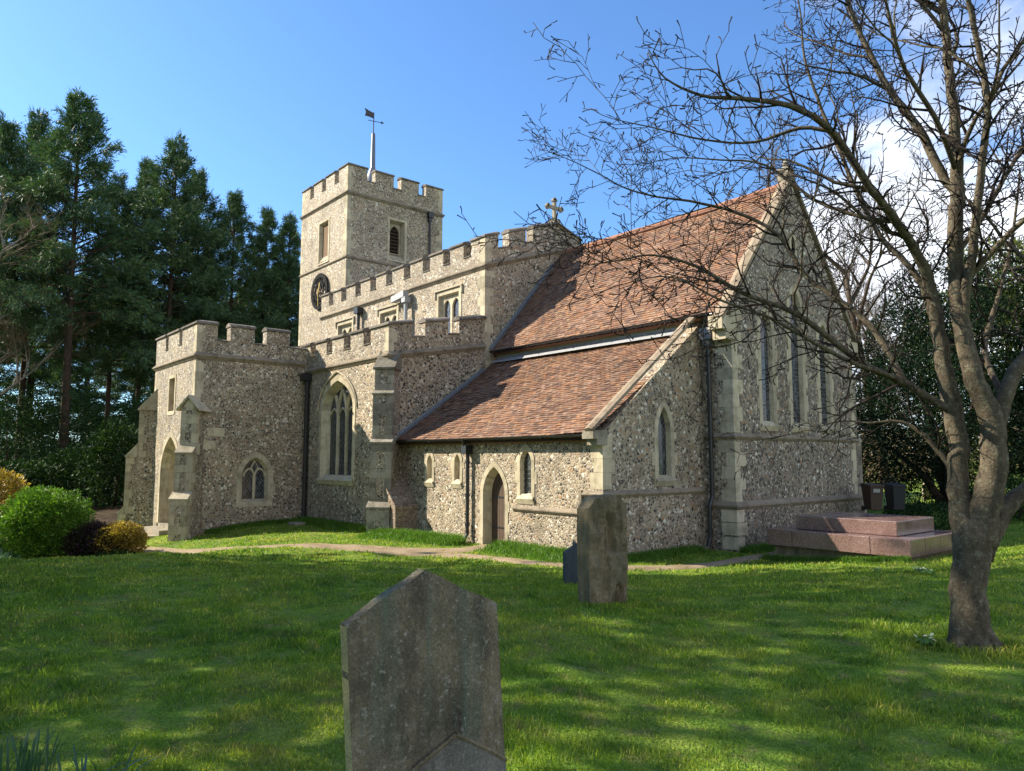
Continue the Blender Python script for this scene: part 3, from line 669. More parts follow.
def beam(mb, pts, wd=.05, d0=-.15, d1=-.25):
    for p, q in zip(pts[:-1], pts[1:]):
        t = Vector((q[0] - p[0], q[1] - p[1])).normalized(); n = Vector((-t.y, t.x)) * wd; e = t * .01
        c = [(p[0] + n.x - e.x, p[1] + n.y - e.y), (q[0] + n.x + e.x, q[1] + n.y + e.y), (q[0] - n.x + e.x, q[1] - n.y + e.y), (p[0] - n.x - e.x, p[1] - n.y - e.y)]
        mid_ = [p, q]
        mb.add([fr(*c[0], d1 + .05), fr(*c[1], d1 + .05), fr(*q, d0), fr(*p, d0), fr(*c[2], d1 + .05), fr(*c[3], d1 + .05), fr(*c[0], d1), fr(*c[1], d1), fr(*c[2], d1), fr(*c[3], d1)],
               [(0, 1, 2, 3), (3, 2, 4, 5), (0, 6, 7, 1), (5, 4, 8, 9)])
def inside(p, poly):
    r_ = False
    for (x1, y1), (x2, y2) in zip(poly, poly[1:] + poly[:1]):
        if (y1 > p[1]) != (y2 > p[1]) and p[0] < (x2 - x1) * (p[1] - y1) / (y2 - y1) + x1: r_ = not r_
    return r_
for k in (1, 2):
    xm = c0 - ihw + 2 * ihw * k / 3; beam(tr, [(xm, z0 + .1), (xm, zs - .25)], .065)
    for s in (1, -1):
        Rr = 1.55; pts = [(xm + s * Rr * (1 - math.cos(a)), zs - .25 + Rr * math.sin(a)) for a in [i * .085 for i in range(16)]]
        pts = [p for p in pts if inside(p, inn)]
        if len(pts) > 1: beam(tr, pts, .045)
for k in range(3):                                          # light heads
    xl = c0 - ihw + 2 * ihw * (k + .5) / 3; h = ihw / 3 - .03
    a_ = arch(xl, h, zs - .35, zs - .3, zs + .05, 5)[1:-1]; beam(tr, a_, .03, -.19)
tr.build('tracery', M['lime'], w_)
# corner buttress of the aisle, set diagonally, stepping out downwards
def buttress(x, y, ang, hw, stages, cap='slope', mat='lime_grey', flintmat='flint', zb=-.6, back=.5, name='buttress'):
    """stages: list of (z_top, projection) from top to bottom; ang direction of projection"""
    u = Vector((math.cos(ang), math.sin(ang), 0)); v = Vector((-u.y, u.x, 0)); o = Vector((x, y, 0)); mb = MB(); fl = MB()
    zt, p = stages[0]
    def P(d, s, z): q = o + u * d + v * s; return (q.x, q.y, z)
    tops = [s[0] for s in stages] + [zb]
    for i, (z, pr_) in enumerate(stages):
        nz_ = tops[i + 1]; h = hw + .018 * i
        if i + 1 < len(stages): lower = nz_
        else: lower = zb
        # ashlar blocks up the front and its two edges
        zz = lower; k = 0
        while zz < z - .02:
            e = min(z, zz + random.uniform(.24, .36)); ed = .20 if k % 2 else .32; jt = .006
            for s0, s1 in (((-h, h),) if k % 3 == 0 else ((-h, -h * .38), (h * .38, h))):
                mb.add([P(pr_ - ed, s0, zz + jt), P(pr_, s0, zz + jt), P(pr_, s1, zz + jt), P(pr_ - ed, s1, zz + jt), P(pr_ - ed, s0, e - jt), P(pr_, s0, e - jt), P(pr_, s1, e - jt), P(pr_ - ed, s1, e - jt)],
                       [(0, 3, 2, 1), (4, 5, 6, 7), (0, 1, 5, 4), (1, 2, 6, 5), (2, 3, 7, 6), (3, 0, 4, 7)])
            zz = e; k += 1
        hh = h - .012
        fl.add([P(-back, -hh, lower), P(pr_ - .01, -hh, lower), P(pr_ - .01, hh, lower), P(-back, hh, lower), P(-back, -hh, z), P(pr_ - .01, -hh, z), P(pr_ - .01, hh, z), P(-back, hh, z)],
               [(0, 3, 2, 1), (4, 5, 6, 7), (0, 1, 5, 4), (1, 2, 6, 5), (2, 3, 7, 6), (3, 0, 4, 7)])
        if i > 0:       # weathering up to the stage above
            p0 = stages[i - 1][1]; wz = z + (pr_ - p0) * 1.1 + .05; a = h + .02
            mb.add([P(p0 - .02, -a, z), P(pr_ + .03, -a, z), P(pr_ + .03, a, z), P(p0 - .02, a, z), P(p0 - .02, -a, wz), P(p0 - .02, a, wz), P(pr_ + .03, -a, z + .05), P(pr_ + .03, a, z + .05)],
                   [(0, 1, 2, 3), (1, 6, 7, 2), (6, 4, 5, 7), (0, 4, 6, 1), (3, 2, 7, 5)])
    a = hw + .05
    if cap == 'slope':
        mb.add([P(-.25, -a, zt), P(p + .05, -a, zt), P(p + .05, a, zt), P(-.25, a, zt), P(-.25, -a, zt + p * 1.3 + .2), P(-.25, a, zt + p * 1.3 + .2), P(p + .05, -a, zt + .06), P(p + .05, a, zt + .06)],
               [(0, 1, 2, 3), (1, 6, 7, 2), (6, 4, 5, 7), (0, 4, 6, 1), (3, 2, 7, 5)])
    else:               # gablet, ridge running out from the corner
        for s in (-1, 1):
            mb.add([P(-.4, s * (a + .08), zt - .06), P(p + .09, s * (a + .08), zt - .06), P(p + .09, 0, zt + .42), P(-.4, 0, zt + .42), P(-.4, s * (a + .08), zt - .12), P(p + .09, s * (a + .08), zt - .12), P(p + .09, 0, zt + .33), P(-.4, 0, zt + .33)],
                   [(0, 1, 2, 3), (4, 7, 6, 5), (0, 4, 5, 1), (1, 5, 6, 2), (3, 2, 6, 7), (0, 3, 7, 4)])
        mb.add([P(p, -hw, zt - .1), P(p, hw, zt - .1), P(p, 0, zt + .34)], [(0, 1, 2)])
    b = mb.build(name, M[mat], church); fl.build('flint_core', M[flintmat], b); return b
buttress(XA - .05, YA + .05, R(-50), .30, [(5.05, .38), (4.25, .48), (2.75, .58), (.8, .74)], zb=-.5)
# short raking buttress against the corner, brick patched
mb = MB(); y0, y1 = 11.62, 12.42
mb.add([(XA, y0, -.4), (-19.15, y0, -.4), (-19.15, y0, 0.85), (XA, y0, 1.8), (XA, y1, -.4), (-19.15, y1, -.4), (-19.15, y1, 0.85), (XA, y1, 1.8)],
       [(0, 1, 2, 3), (7, 6, 5, 4), (0, 4, 5, 1), (1, 5, 6, 2), (2, 6, 7, 3)])
rb = mb.build('buttress', M['flint_brick'], church); rb['label'] = 'low raking buttress patched with thin old brick'
mb = MB()
mb.add([(XA, y0 - .04, 1.78), (-19.10, y0 - .04, 0.80), (-19.10, y1, 0.80), (XA, y1, 1.78), (XA, y0 - .04, 1.87), (-19.10, y0 - .04, 0.91), (-19.10, y1, 0.91), (XA, y1, 1.87)],
       [(0, 3, 2, 1), (4, 5, 6, 7), (0, 1, 5, 4), (1, 2, 6, 5), (2, 3, 7, 6)]); mb.build('weathering', M['flint_brick'], rb)
pipe([(-25.72, YA - .1, 5.45), (-25.72, YA - .1, 5.0), (-25.72, YA - .1, 0.2), (-25.72, YA - .25, -.1)], .085, collars=[(-25.72, YA - .1, z) for z in (4.6, 3.1, 1.6)])
mb = MB(); mb.box((-25.9, YA - .32, 5.15), (-25.54, YA - .01, 5.42)); mb.build('rainwater_head', M['black'], church)

# ---------- south porch
pw = MB(); D0 = (-28.5, 1.12, -1, 1.75, 3.1)
dout = arch(D0[0], D0[1], -1, D0[3], D0[4]); wp = [(-29.05, 3.95), (-29.05, 5.28), (-28.15, 5.28), (-28.15, 3.95)]
panel(pw, S_(YP0), [(XP0, -1), (XC, -1), (XC, 5.78), (XP0, 5.78)], [dout, wp], .5, open_at='all')
pwin = arch(10.03, .47 + .16, .62, 1.72, 2.34 + .2)
panel(pw, E_(XC), [(YP0 + .003, -1), (YP1, -1), (YP1, 5.78), (YP0 + .003, 5.78)], [pwin], .5, open_at='all')
panel(pw, W_(XP0), [(YP0 + .003, -1), (YP1, -1), (YP1, 5.78), (YP0 + .003, 5.78)], (), .5, open_at='all')
pw.build('porch_wall', M['flint_porch'], church)
battlement(S_(YP0), [(XP0, -29.7), (-29.35, -28.0), (-27.65, XC)], (XP0, XC), 5.78, 6.36, 7.0, .36, M['flint_porch'])
battlement(E_(XC), [(YP0, 8.54), (8.98, 9.84), (10.28, 11.15)], (YP0, YP1), 5.78, 6.36, 7.0, .36, M['flint_porch'])
battlement(W_(XP0), [(YP0, 8.54), (8.98, 9.84), (10.28, 11.15)], (YP0, YP1), 5.78, 6.36, 7.0, .36, M['flint_porch'])
string_run(S_(YP0), XP0, 5.78, XC, 5.78, STR, 1, 1); string_run(E_(XC), YP0, 5.78, YP1 - .1, 5.78, STR, 1, 0); string_run(W_(XP0), YP0, 5.78, YP1 - .1, 5.78, STR, 1, 0)
quoins(XC, YP0, 3.6, 5.62, 1, -1, (.2, .3)); quoins(XC, YP0, 5.93, 6.85, 1, -1, (.2, .3)); quoins(XP0, YP0, 3.6, 5.62, -1, -1, (.2, .3))
mb = MB()
for a, b, c, d in ((9.05, 9.6, 3.05, 3.35), (8.2, 8.75, 2.6, 2.95), (8.9, 9.3, 2.62, 2.9)): mb.box((XC - .05, a - .7, c), (XC + .012, b - .7, d))
mb.build('dressing', M['lime'], church)
flat_roof('porch_roof', XP0 + .3, YP0 + .3, XC - .3, YP1 + .1, 6.1)
buttress(XC - .1, YP0 + .1, R(-45), .27, [(4.0, .45), (2.45, .68), (.95, .88)], cap='gablet', mat='lime', flintmat='flint_porch', zb=-1)
buttress(XP0 + .1, YP0 + .1, R(-135), .27, [(4.15, .55), (2.35, 1.0), (.2, 1.2)], cap='slope', mat='lime', flintmat='flint_porch', zb=-1.2)
fr = S_(YP0); mb = MB(); o_ = arch(D0[0], D0[1] + .16, -.6, D0[3], D0[4] + .2); i1 = arch(D0[0], D0[1] - .02, -.6, D0[3], D0[4] - .02); i2 = arch(D0[0], D0[1] - .2, -.6, D0[3], D0[4] - .22)
ring(mb, fr, o_, i1, .02, -.04, skip_bottom=True); splay(mb, fr, i1, i2, .02, -.25, skip_bottom=True); i3 = arch(D0[0], D0[1] - .27, -.6, D0[3], D0[4] - .3); splay(mb, fr, i2, i3, -.25, -.5, skip_bottom=True)
da = mb.build('archway', M['lime'], church)
dm = MB(); dm.add([(-29.9, YP0 + 1.6, -1), (-27.1, YP0 + 1.6, -1), (-27.1, YP0 + 1.6, 3.2), (-29.9, YP0 + 1.6, 3.2)], [(0, 1, 2, 3)]); dm.build('inner_door', M['darkwood'], da)
mb = MB(); mb.box((-29.9, YP0 - .02, -1), (-27.1, YP0 + 1.6, -.06)); mb.box((-29.8, YP0 - .5, -1), (-27.6, YP0 - .03, -.18)); mb.box((-29.9, YP0 - .95, -1), (-27.5, YP0 - .51, -.34)); st = mb.build('step', M['lime_grey'], church)
# upper window of the porch (two boarded lights)
mb = MB(); a0, a1, z0, z1 = -28.95, -28.25, 4.02, 5.22
ring(mb, fr, [(a0 - .1, z0 - .14), (a0 - .1, z1 + .12), (a1 + .1, z1 + .12), (a1 + .1, z0 - .14)], [(a0, z0), (a0, z1), (a1, z1), (a1, z0)], .02, -.04); splay(mb, fr, [(a0, z0), (a0, z1), (a1, z1), (a1, z0)], [(a0 + .04, z0 + .05), (a0 + .04, z1 - .04), (a1 - .04, z1 - .04), (a1 - .04, z0 + .05)], .02, -.3)
mb.box((-28.64, YP0 + .1, z0), (-28.54, YP0 + .3, z1)); w_ = mb.build('window', M['lime'], church)
glass(fr, [(a0, z0), (a0, z1), (a1, z1), (a1, z0)], -.27, M['darkwood'], w_, 'shutter')
# east window of the porch: two lights and a small quatrefoil
fr = E_(XC); c0, hw, z0, zs, za = 10.03, .47, .78, 1.72, 2.34; mb = MB()
mid = arch(c0, hw, z0, zs, za, 10); inn = arch(c0, hw - .08, z0 + .1, zs, za - .1, 10); outr = arch(c0, hw + .17, z0 - .16, zs, za + .2, 10)
ring(mb, fr, outr, mid, .02, -.05); splay(mb, fr, mid, inn, .02, -.15); jambs(mb, fr, c0, hw + .12, z0, zs, .3, (.05, .16), .014)
w_ = mb.build('window', M['lime'], church); glass(fr, inn, -.14, M['glass_d'], w_)
tr = MB(); beam(tr, [(c0, z0 + .08), (c0, zs)], .05, -.06, -.14)
for s in (-1, 1):
    cxl = c0 + s * (hw - .08) / 2; h = (hw - .08) / 2 - .01
    beam(tr, arch(cxl, h, zs - .1, zs - .05, zs + .22, 6)[1:-1], .028, -.08, -.14)
    beam(tr, [(c0, zs + .0), (c0 + s * .12, zs + .26), (c0, zs + .5)], .025, -.08, -.14)
tr.build('tracery', M['lime'], w_)

# ---------- vestry under the long lean-to roof
vw = MB(); fr = S_(YV)
h3 = lancet(fr, -14.15, .215, 1.33, 2.2, 2.52, .12, .12, .03, mull=True)
h2 = lancet(fr, -17.09, .13, 1.63, 2.2, 2.42, .12, .14, .03)
h1 = lancet(fr, -18.48, .13, 1.63, 2.2, 2.40, .12, .14, .03)
dc, dhw = -15.43, .46; dout = arch(dc, dhw + .13, -.8, 1.35, 2.24)
panel(vw, fr, [(XV0, -1), (XV1, -1), (XV1, 2.88), (XV0, 2.88)], [h1, h2, h3, dout], .45, open_at='all')
# east wall
fe = E_(XV1); sl = .775
he = lancet(fe, 14.58, .245, 1.80, 2.95, 3.58, .14, .13, .03, 'glass_d', mull=False)
panel(vw, fe, [(YV + .003, -1), (YC, -1), (YC, 2.88 + sl * (YC - YV)), (YV + .003, 2.88)], [he], .45, open_at='all')
vw.build('vestry_wall', M['flint'], church)
mb = MB(); q1 = arch(dc, dhw, -.8, 1.35, 2.08); q2 = arch(dc, dhw - .07, -.8, 1.35, 1.99)
ring(mb, fr, dout, q1, .018, -.05, skip_bottom=True); splay(mb, fr, q1, q2, .018, -.25, skip_bottom=True)
jambs(mb, fr, dc, dhw + .1, 0, 1.35, .32, (.03, .1), .014)
for s in (-1, 1): mb.box((dc + s * .53 - .1, YV - .045, -.4), (dc + s * .53 + .1, YV - .0, .22))
dr = mb.build('doorway', M['lime'], church)
dl = glass(fr, q2, -.235, M['wood'], dr, 'door')
hg = MB()
for z in (.45, 1.25): hg.add([fr(dc - .36, z, -.225), fr(dc + .22, z + .0, -.225), fr(dc + .22, z + .035, -.225), fr(dc - .36, z + .05, -.225)], [(0, 1, 2, 3)])
hg.tube([fr(dc + .24, .85, -.22), fr(dc + .24, .98, -.22)], .014, 8); hg.build('hinge', M['black'], dr)
# plinth, string courses and quoins
mb = MB(); mb.box((-14.75, YV - .07, -.6), (XV1 + .07, YV + .1, .16)); mb.box((XV1 - .1, YV + .1, -.6), (XV1 + .065, YC, .1)); mb.build('plinth', M['lime_grey'], church)
string_run(fr, -14.62, 1.02, -12.15, 1.02, STR2); string_run(fr, -12.15, 1.47, XV1, 1.47, STR2, 0, 1); string_run(fe, YV, 1.47, YC - .1, 1.47, STR2, 1, 0); mb = MB(); mb.box((-12.22, YV - .07, .97), (-12.14, YV, 1.57)); mb.build('string_course', M['string'], church)
quoins(XV1, YV, .2, 1.40, 1, -1, (.3, .4)); quoins(XV1, YV, 1.6, 2.85, 1, -1, (.3, .42), .4)
# ---------- chancel
cw = MB(); fe = E_(XE); fs = S_(YC); CM = 19.5; SL = 1.245
hA = lancet(fe, 17.86, .28, 3.2, 5.75, 6.22, .15, .11, .03, mull=True); hB = lancet(fe, 19.42, .30, 3.2, 6.5, 7.06, .15, .11, .03, mull=True); hC = lancet(fe, 20.98, .28, 3.2, 5.75, 6.24, .15, .11, .03, mull=True)
zt = lambda y: 10.18 - SL * abs(y - CM)
vent = arch(19.46, .10, 8.15, 8.45, 8.65)
panel(cw, fe, [(YC, -1), (YCN, -1), (YCN, zt(YCN)), (CM, zt(CM)), (YC, zt(YC))], [hA, hB, hC, vent], .6, open_at='all')
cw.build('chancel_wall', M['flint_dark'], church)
cs = MB(); panel(cs, fs, [(XN + .01, -1), (XE - .003, -1), (XE - .003, 6.02), (XN + .01, 6.02)], (), .55, open_at='all')
cs.build('chancel_side_wall', M['flint'], church); cs = MB(); panel(cs, N_(YCN), [(XN + .01, -1), (XE - .003, -1), (XE - .003, 6.02), (XN + .01, 6.02)], (), .55, open_at='all'); cs.build('chancel_side_wall', M['flint'], church)
mb = MB(); o_ = arch(19.46, .2, 8.05, 8.45, 8.78); i_ = arch(19.46, .1, 8.15, 8.45, 8.65); ring(mb, fe, o_, i_, .015, -.1); w_ = mb.build('vent', M['lime'], church); glass(fe, o_, -.12, M['black'], w_, 'grille')
mb = MB()
for z, p in ((2.84, STR2), (1.10, STR)):
    string_run(fe, YC, z, YCN, z, p, 1, 1); string_run(fs, XV1 + .02, z, XE, z, p, 0, 1)
mb = MB(); mb.box((XE - .1, YC - .035, -.6), (XE + .035, YCN + .03, 1.02)); mb.box((XV1 + .01, YC - .034, -.6), (XE - .11, YC + .1, 1.02)); mb.build('chancel_plinth', M['flint_dark'], church)
quoins(XE, YC, 1.2, 2.76, 1, -1, (.26, .44)); quoins(XE, YC, 2.95, 6.3, 1, -1, (.26, .44)); quoins(XE, YCN, 1.2, 6.0, 1, 1, (.2, .34))
mb = MB()
for k, z in enumerate((.05, .4, .72)): mb.box((XE - .4, YC - .05, z), (XE + .05, YC + (.4 if k % 2 else .26), z + .3))
mb.build('quoin', M['lime'], church)
mb = MB(); mb.box((XN + .03, YC - .03, 5.2), (XV1 - .2, YC - .0, 5.98)); mb.build('eaves_band', M['render'], church)
buttress(XE - .35, YCN - .1, R(90), .3, [(4.6, .35), (2.8, .55), (1.1, .7)], mat='lime_grey', flintmat='flint_dark', zb=-1)
# ---------- tiled roofs
PAL = [(.27, .137, .074), (.29, .155, .085), (.225, .118, .072), (.26, .16, .105), (.195, .108, .072), (.29, .18, .12), (.225, .142, .098), (.15, .09, .066)]
def tile_roof(name, o, u, v, Lg, Mg, course=.108, tw_=.168, sag=.0):
    o = Vector(o); u = Vector(u).normalized(); v = Vector(v).normalized(); n = u.cross(v)
    if n.z < 0: n = -n
    mb = MB(); nr = int(Mg / course); nc = int(Lg / tw_)
    for r in range(nr):
        off = (r % 2) * tw_ / 2; wob = .012 * noise.noise((r * .3, 0, 2))
        for c in range(-1, nc + 1):
            a = c * tw_ + off + random.uniform(-.004, .004); a0 = max(0, a + .003); a1 = min(Lg, a + tw_ - .003)
            if a1 - a0 < .02: continue
            b0 = r * course + random.uniform(-.007, .007) - (.03 if random.random() < .012 else 0) + wob; b1 = b0 + course * 1.9; b1 = min(b1, Mg)
            lift = .030 + random.uniform(0, .016); tlt = random.uniform(-.004, .004)
            sg = -.05 * math.sin(math.pi * min(1, b0 / Mg)) * (.5 + .5 * noise.noise((a * .3, b0 * .3, 7))) - .05 * math.sin(math.pi * a / Lg) + .035 * noise.noise((a * .7, b0 * .5, 1))
            p = lambda s, t, h: tuple(o + u * s + v * t + n * (h + sg))
            th = .014
            vs = [p(a0, b0, lift + tlt), p(a1, b0, lift - tlt), p(a1, b1, .004), p(a0, b1, .004), p(a0, b0, lift + tlt - th), p(a1, b0, lift - tlt - th)]
            k = random.choice(PAL); g = random.uniform(.80, 1.14) * (.55 if random.random() < .04 else 1); pn = noise.noise((a * .5, b0 * .5, 3)); g *= 1 + .25 * pn
            mb.add(vs, [(0, 1, 2, 3), (4, 5, 1, 0)], 0, (k[0] * g, k[1] * g, k[2] * g, 1))
    # underlay
    p = lambda s, t, h: tuple(o + u * s + v * t + n * h)
    vs = [p(0, .02, -.13), p(Lg, .02, -.13), p(Lg, Mg, -.13), p(0, Mg, -.13), p(0, .02, -.22), p(Lg, .02, -.22), p(Lg, Mg, -.22), p(0, Mg, -.22)]
    mb.add(vs, [(0, 1, 2, 3), (7, 6, 5, 4), (0, 4, 5, 1), (1, 5, 6, 2), (2, 6, 7, 3), (3, 7, 4, 0)], 0, (.2, .1, .07, 1))
    return mb.build(name, M['tile'], church, fix=False)
EY, EZ, RZ = 15.93, 6.02, 10.2
vv = Vector((0, CM - EY, RZ - EZ)); tile_roof('chancel_roof', (XN + .02, EY, EZ), (1, 0, 0), vv, XE - .18 - XN, vv.length)
vn = Vector((0, EY - CM, RZ - EZ)); tile_roof('chancel_roof', (XN + .02, 2 * CM - EY, EZ), (1, 0, 0), vn, XE - .22 - XN, vn.length)
mb = MB(); x = XN + .05
while x < XE - .4:
    e = min(x + .32, XE - .24); q = -.05 * math.sin(math.pi * (x - XN) / (XE - XN)); mb.tube([(x, CM, RZ + q + random.uniform(-.012, .004)), (e - .008, CM, RZ + q + random.uniform(-.006, .012))], .105, 10); x = e
rd = mb.build('ridge_tile', M['tile'], church)
ca = rd.data.color_attributes.new('tone', 'FLOAT_COLOR', 'CORNER')
for d_ in ca.data: d_.color = (.33, .16, .10, 1)
ve0 = (12.13, 2.86); ve1 = (YC - .02, 5.72); vv = Vector((0, ve1[0] - ve0[0], ve1[1] - ve0[1]))
tile_roof('vestry_roof', (XA + .05, ve0[0], ve0[1]), (1, 0, 0), vv, XV1 - .12 - XA, vv.length)
# lead flashings
mb = MB(); fsS = S_(YC - .035)
mb.add([(XA + .1, YC - .33, 5.60), (XV1 - .35, YC - .33, 5.60), (XV1 - .35, YC - .045, 5.80), (XA + .1, YC - .045, 5.80)], [(0, 1, 2, 3)])
mb.add([(XA + .1, YC - .045, 5.79), (XV1 - .35, YC - .045, 5.79), (XV1 - .35, YC - .04, 5.86), (XA + .1, YC - .04, 5.86)], [(0, 1, 2, 3)]); mb.build('flashing', M['leadlight'], church)
def flash(p, q, wd=.11, name='flashing'):
    p, q = Vector(p), Vector(q); t = (q - p).normalized(); n = Vector((1, 0, 0)).cross(t); n = n if n.z > 0 else -n
    mb = MB(); a = [p, q]; prof = [Vector((0, 0, 0)), n * wd, n * wd + Vector((.02, 0, 0)), n * .05 + Vector((.03, 0, 0)), n * .045 + Vector((wd, 0, 0)), Vector((wd, 0, 0))]
    mb.sweep([p + k for k in prof], [q + k for k in prof], prof); mb.build(name, M['lead'], church)
flash((XN + .01, EY + .03, EZ + .05), (XN + .01, 19.0, 9.65)); flash((XA + .035, ve0[0] + .05, ve0[1] + .06), (XA + .035, YC - .6, 5.33))
# gable copings with kneelers
def coping(x0, x1, pts, th=.13, mat='lime_grey', name='gable_coping'):
    mb = MB()
    for p, q in zip(pts[:-1], pts[1:]):
        p, q = Vector((0, *p)), Vector((0, *q)); L_ = (q - p).length; n = max(1, int(L_ / .6)); t = (q - p).normalized(); nn = Vector((0, -t.z, t.y)); nn = nn if nn.z > 0 else -nn
        for k in range(n):
            a = p + t * (L_ * k / n + .003); b = p + t * (L_ * (k + 1) / n - .003); tt = th + random.uniform(-.006, .006)
            vs = []
            for c in (a, b):
                for (xx, h) in ((x0, 0), (x1, 0), (x1, tt * .7), ((x0 + x1) / 2, tt), (x0, tt * .7)): vs.append((xx, c.y + nn.y * h, c.z + nn.z * h))
            mb.add(vs, [(0, 1, 6, 5), (1, 2, 7, 6), (2, 3, 8, 7), (3, 4, 9, 8), (4, 0, 5, 9), (4, 3, 2, 1, 0), (5, 6, 7, 8, 9)])
    return mb.build(name, M[mat], church)
zc_ = lambda y: zt(y) + .16
coping(XE - .26, XE + .06, [(15.84, zc_(15.84)), (CM, zc_(CM)), (2 * CM - 15.84, zc_(15.84))], .13, 'gcop')
mb = MB(); mb.box((XE - .36, 15.78, 5.55), (XE + .05, YC + .1, 5.9)); mb.box((XE - .35, 15.95, 5.3), (XE + .04, YC + .1, 5.55)); mb.build('kneeler', M['lime'], church)
mb = MB(); mb.box((XE - .36, YCN - .1, 5.55), (XE + .05, 23.2, 5.9)); mb.build('kneeler', M['lime'], church)
coping(XV1 - .19, XV1 + .05, [(12.02, 2.90), (16.2, 2.90 + sl * 4.18)], .10, 'gcop')
mb = MB(); mb.box((XV1 - .29, 12.02, 2.74), (XV1 + .05, 12.5, 2.93)); mb.box((XV1 - .28, 12.16, 2.6), (XV1 + .04, 12.5, 2.74)); mb.build('kneeler', M['lime_grey'], church)
mb = MB(); mb.box((XE - .33, CM - .19, 10.3), (XE + .02, CM + .19, 10.66)); mb.tube([(XE - .15, CM, 10.6), (XE - .15, CM, 10.85), (XE - .15, CM, 10.95)], [.1, .085, .05], 8); mb.build('gable_finial', M['lime_grey'], church)
# gutters and pipes
def gutter(x0, x1, y, z, r=.065):
    mb = MB(); prof = [(r * math.cos(a), -r * math.sin(a)) for a in [math.pi * i / 6 for i in range(7)]] + [(-r + .012, .0), (r * .0, -r + .015), (r - .012, 0)][0:0]
    A = [(x0, y + p, z + q) for p, q in prof]; B = [(x1, y + p, z + q + .0) for p, q in prof]; n = len(prof)
    mb.add(A + B, [(i, i + 1, n + i + 1, n + i) for i in range(n - 1)]); 
    k = x0 + .4
    while k < x1: mb.box((k - .02, y - r - .008, z - r - .01), (k + .02, y + .12, z - r + .01)); k += 1.6
    mb.build('gutter', M['black'], church)
gutter(XN + .1, XE - .35, EY - .05, EZ - .0); gutter(XA + .12, XV1 - .3, ve0[0] - .05, ve0[1] - .01)
mb = MB(); mb.box((XA + .12, ve0[0] + .08, 2.72), (XV1 - .3, YV, 2.86)); mb.build('eaves_board', M['darkwood'], church)
pipe([(-17.0 + .55, 12.1, 2.8), (-16.47, 12.2, 2.55), (-16.47, 12.27, 2.4), (-16.47, 12.27, .25), (-16.5, 12.15, .05)], .05, collars=[(-16.47, 12.27, z) for z in (2.2, 1.3, .5)])
mb = MB(); mb.box((-16.58, 12.12, 2.42), (-16.36, 12.36, 2.66)); mb.build('rainwater_head', M['black'], church)
x = -11.25; y = YC - .12
pipe([(x, y - .12, 6.0), (x, y - .06, 5.75), (x, y - .02, 5.5), (x, y, 1.35), (x, y - .13, 1.1), (x, y - .13, .35), (x - .02, y - .2, .1)], .058, collars=[(x, y, z) for z in (4.4, 3.3, 2.2)])
mb = MB(); mb.box((x - .17, y - .16, 5.36), (x + .17, y + .1, 5.66)); mb.box((x - .1, y - .1, 5.2), (x + .1, y + .09, 5.36)); mb.build('rainwater_head', M['lead'], church)
#@@TREES
# ------------------------------------------------------------------ ground lookup for planting
GX0, GX1, GY0, GY1, GS = -46.0, 16.0, -8.0, 34.0, .4
gxs = np.arange(GX0, GX1, GS); gys = np.arange(GY0, GY1, GS)
GZ = np.array([[ground(x, y) for x in gxs] for y in gys]); PD = np.array([[path_dist(x, y) for x in gxs] for y in gys])
def bil(G, x, y):
    fx = np.clip((x - GX0) / GS, 0, len(gxs) - 1.001); fy = np.clip((y - GY0) / GS, 0, len(gys) - 1.001); i = fx.astype(int); j = fy.astype(int); a = fx - i; b = fy - j
    return G[j, i] * (1 - a) * (1 - b) + G[j, i + 1] * a * (1 - b) + G[j + 1, i] * (1 - a) * b + G[j + 1, i + 1] * a * b
def gz(x, y): return float(bil(GZ, np.array([x]), np.array([y]))[0]) if GX0 < x < GX1 - .5 and GY0 < y < GY1 - .5 else ground(x, y)
def at(px, depth, py=500):
    p = Wd(px, py, depth); return p.x, p.y

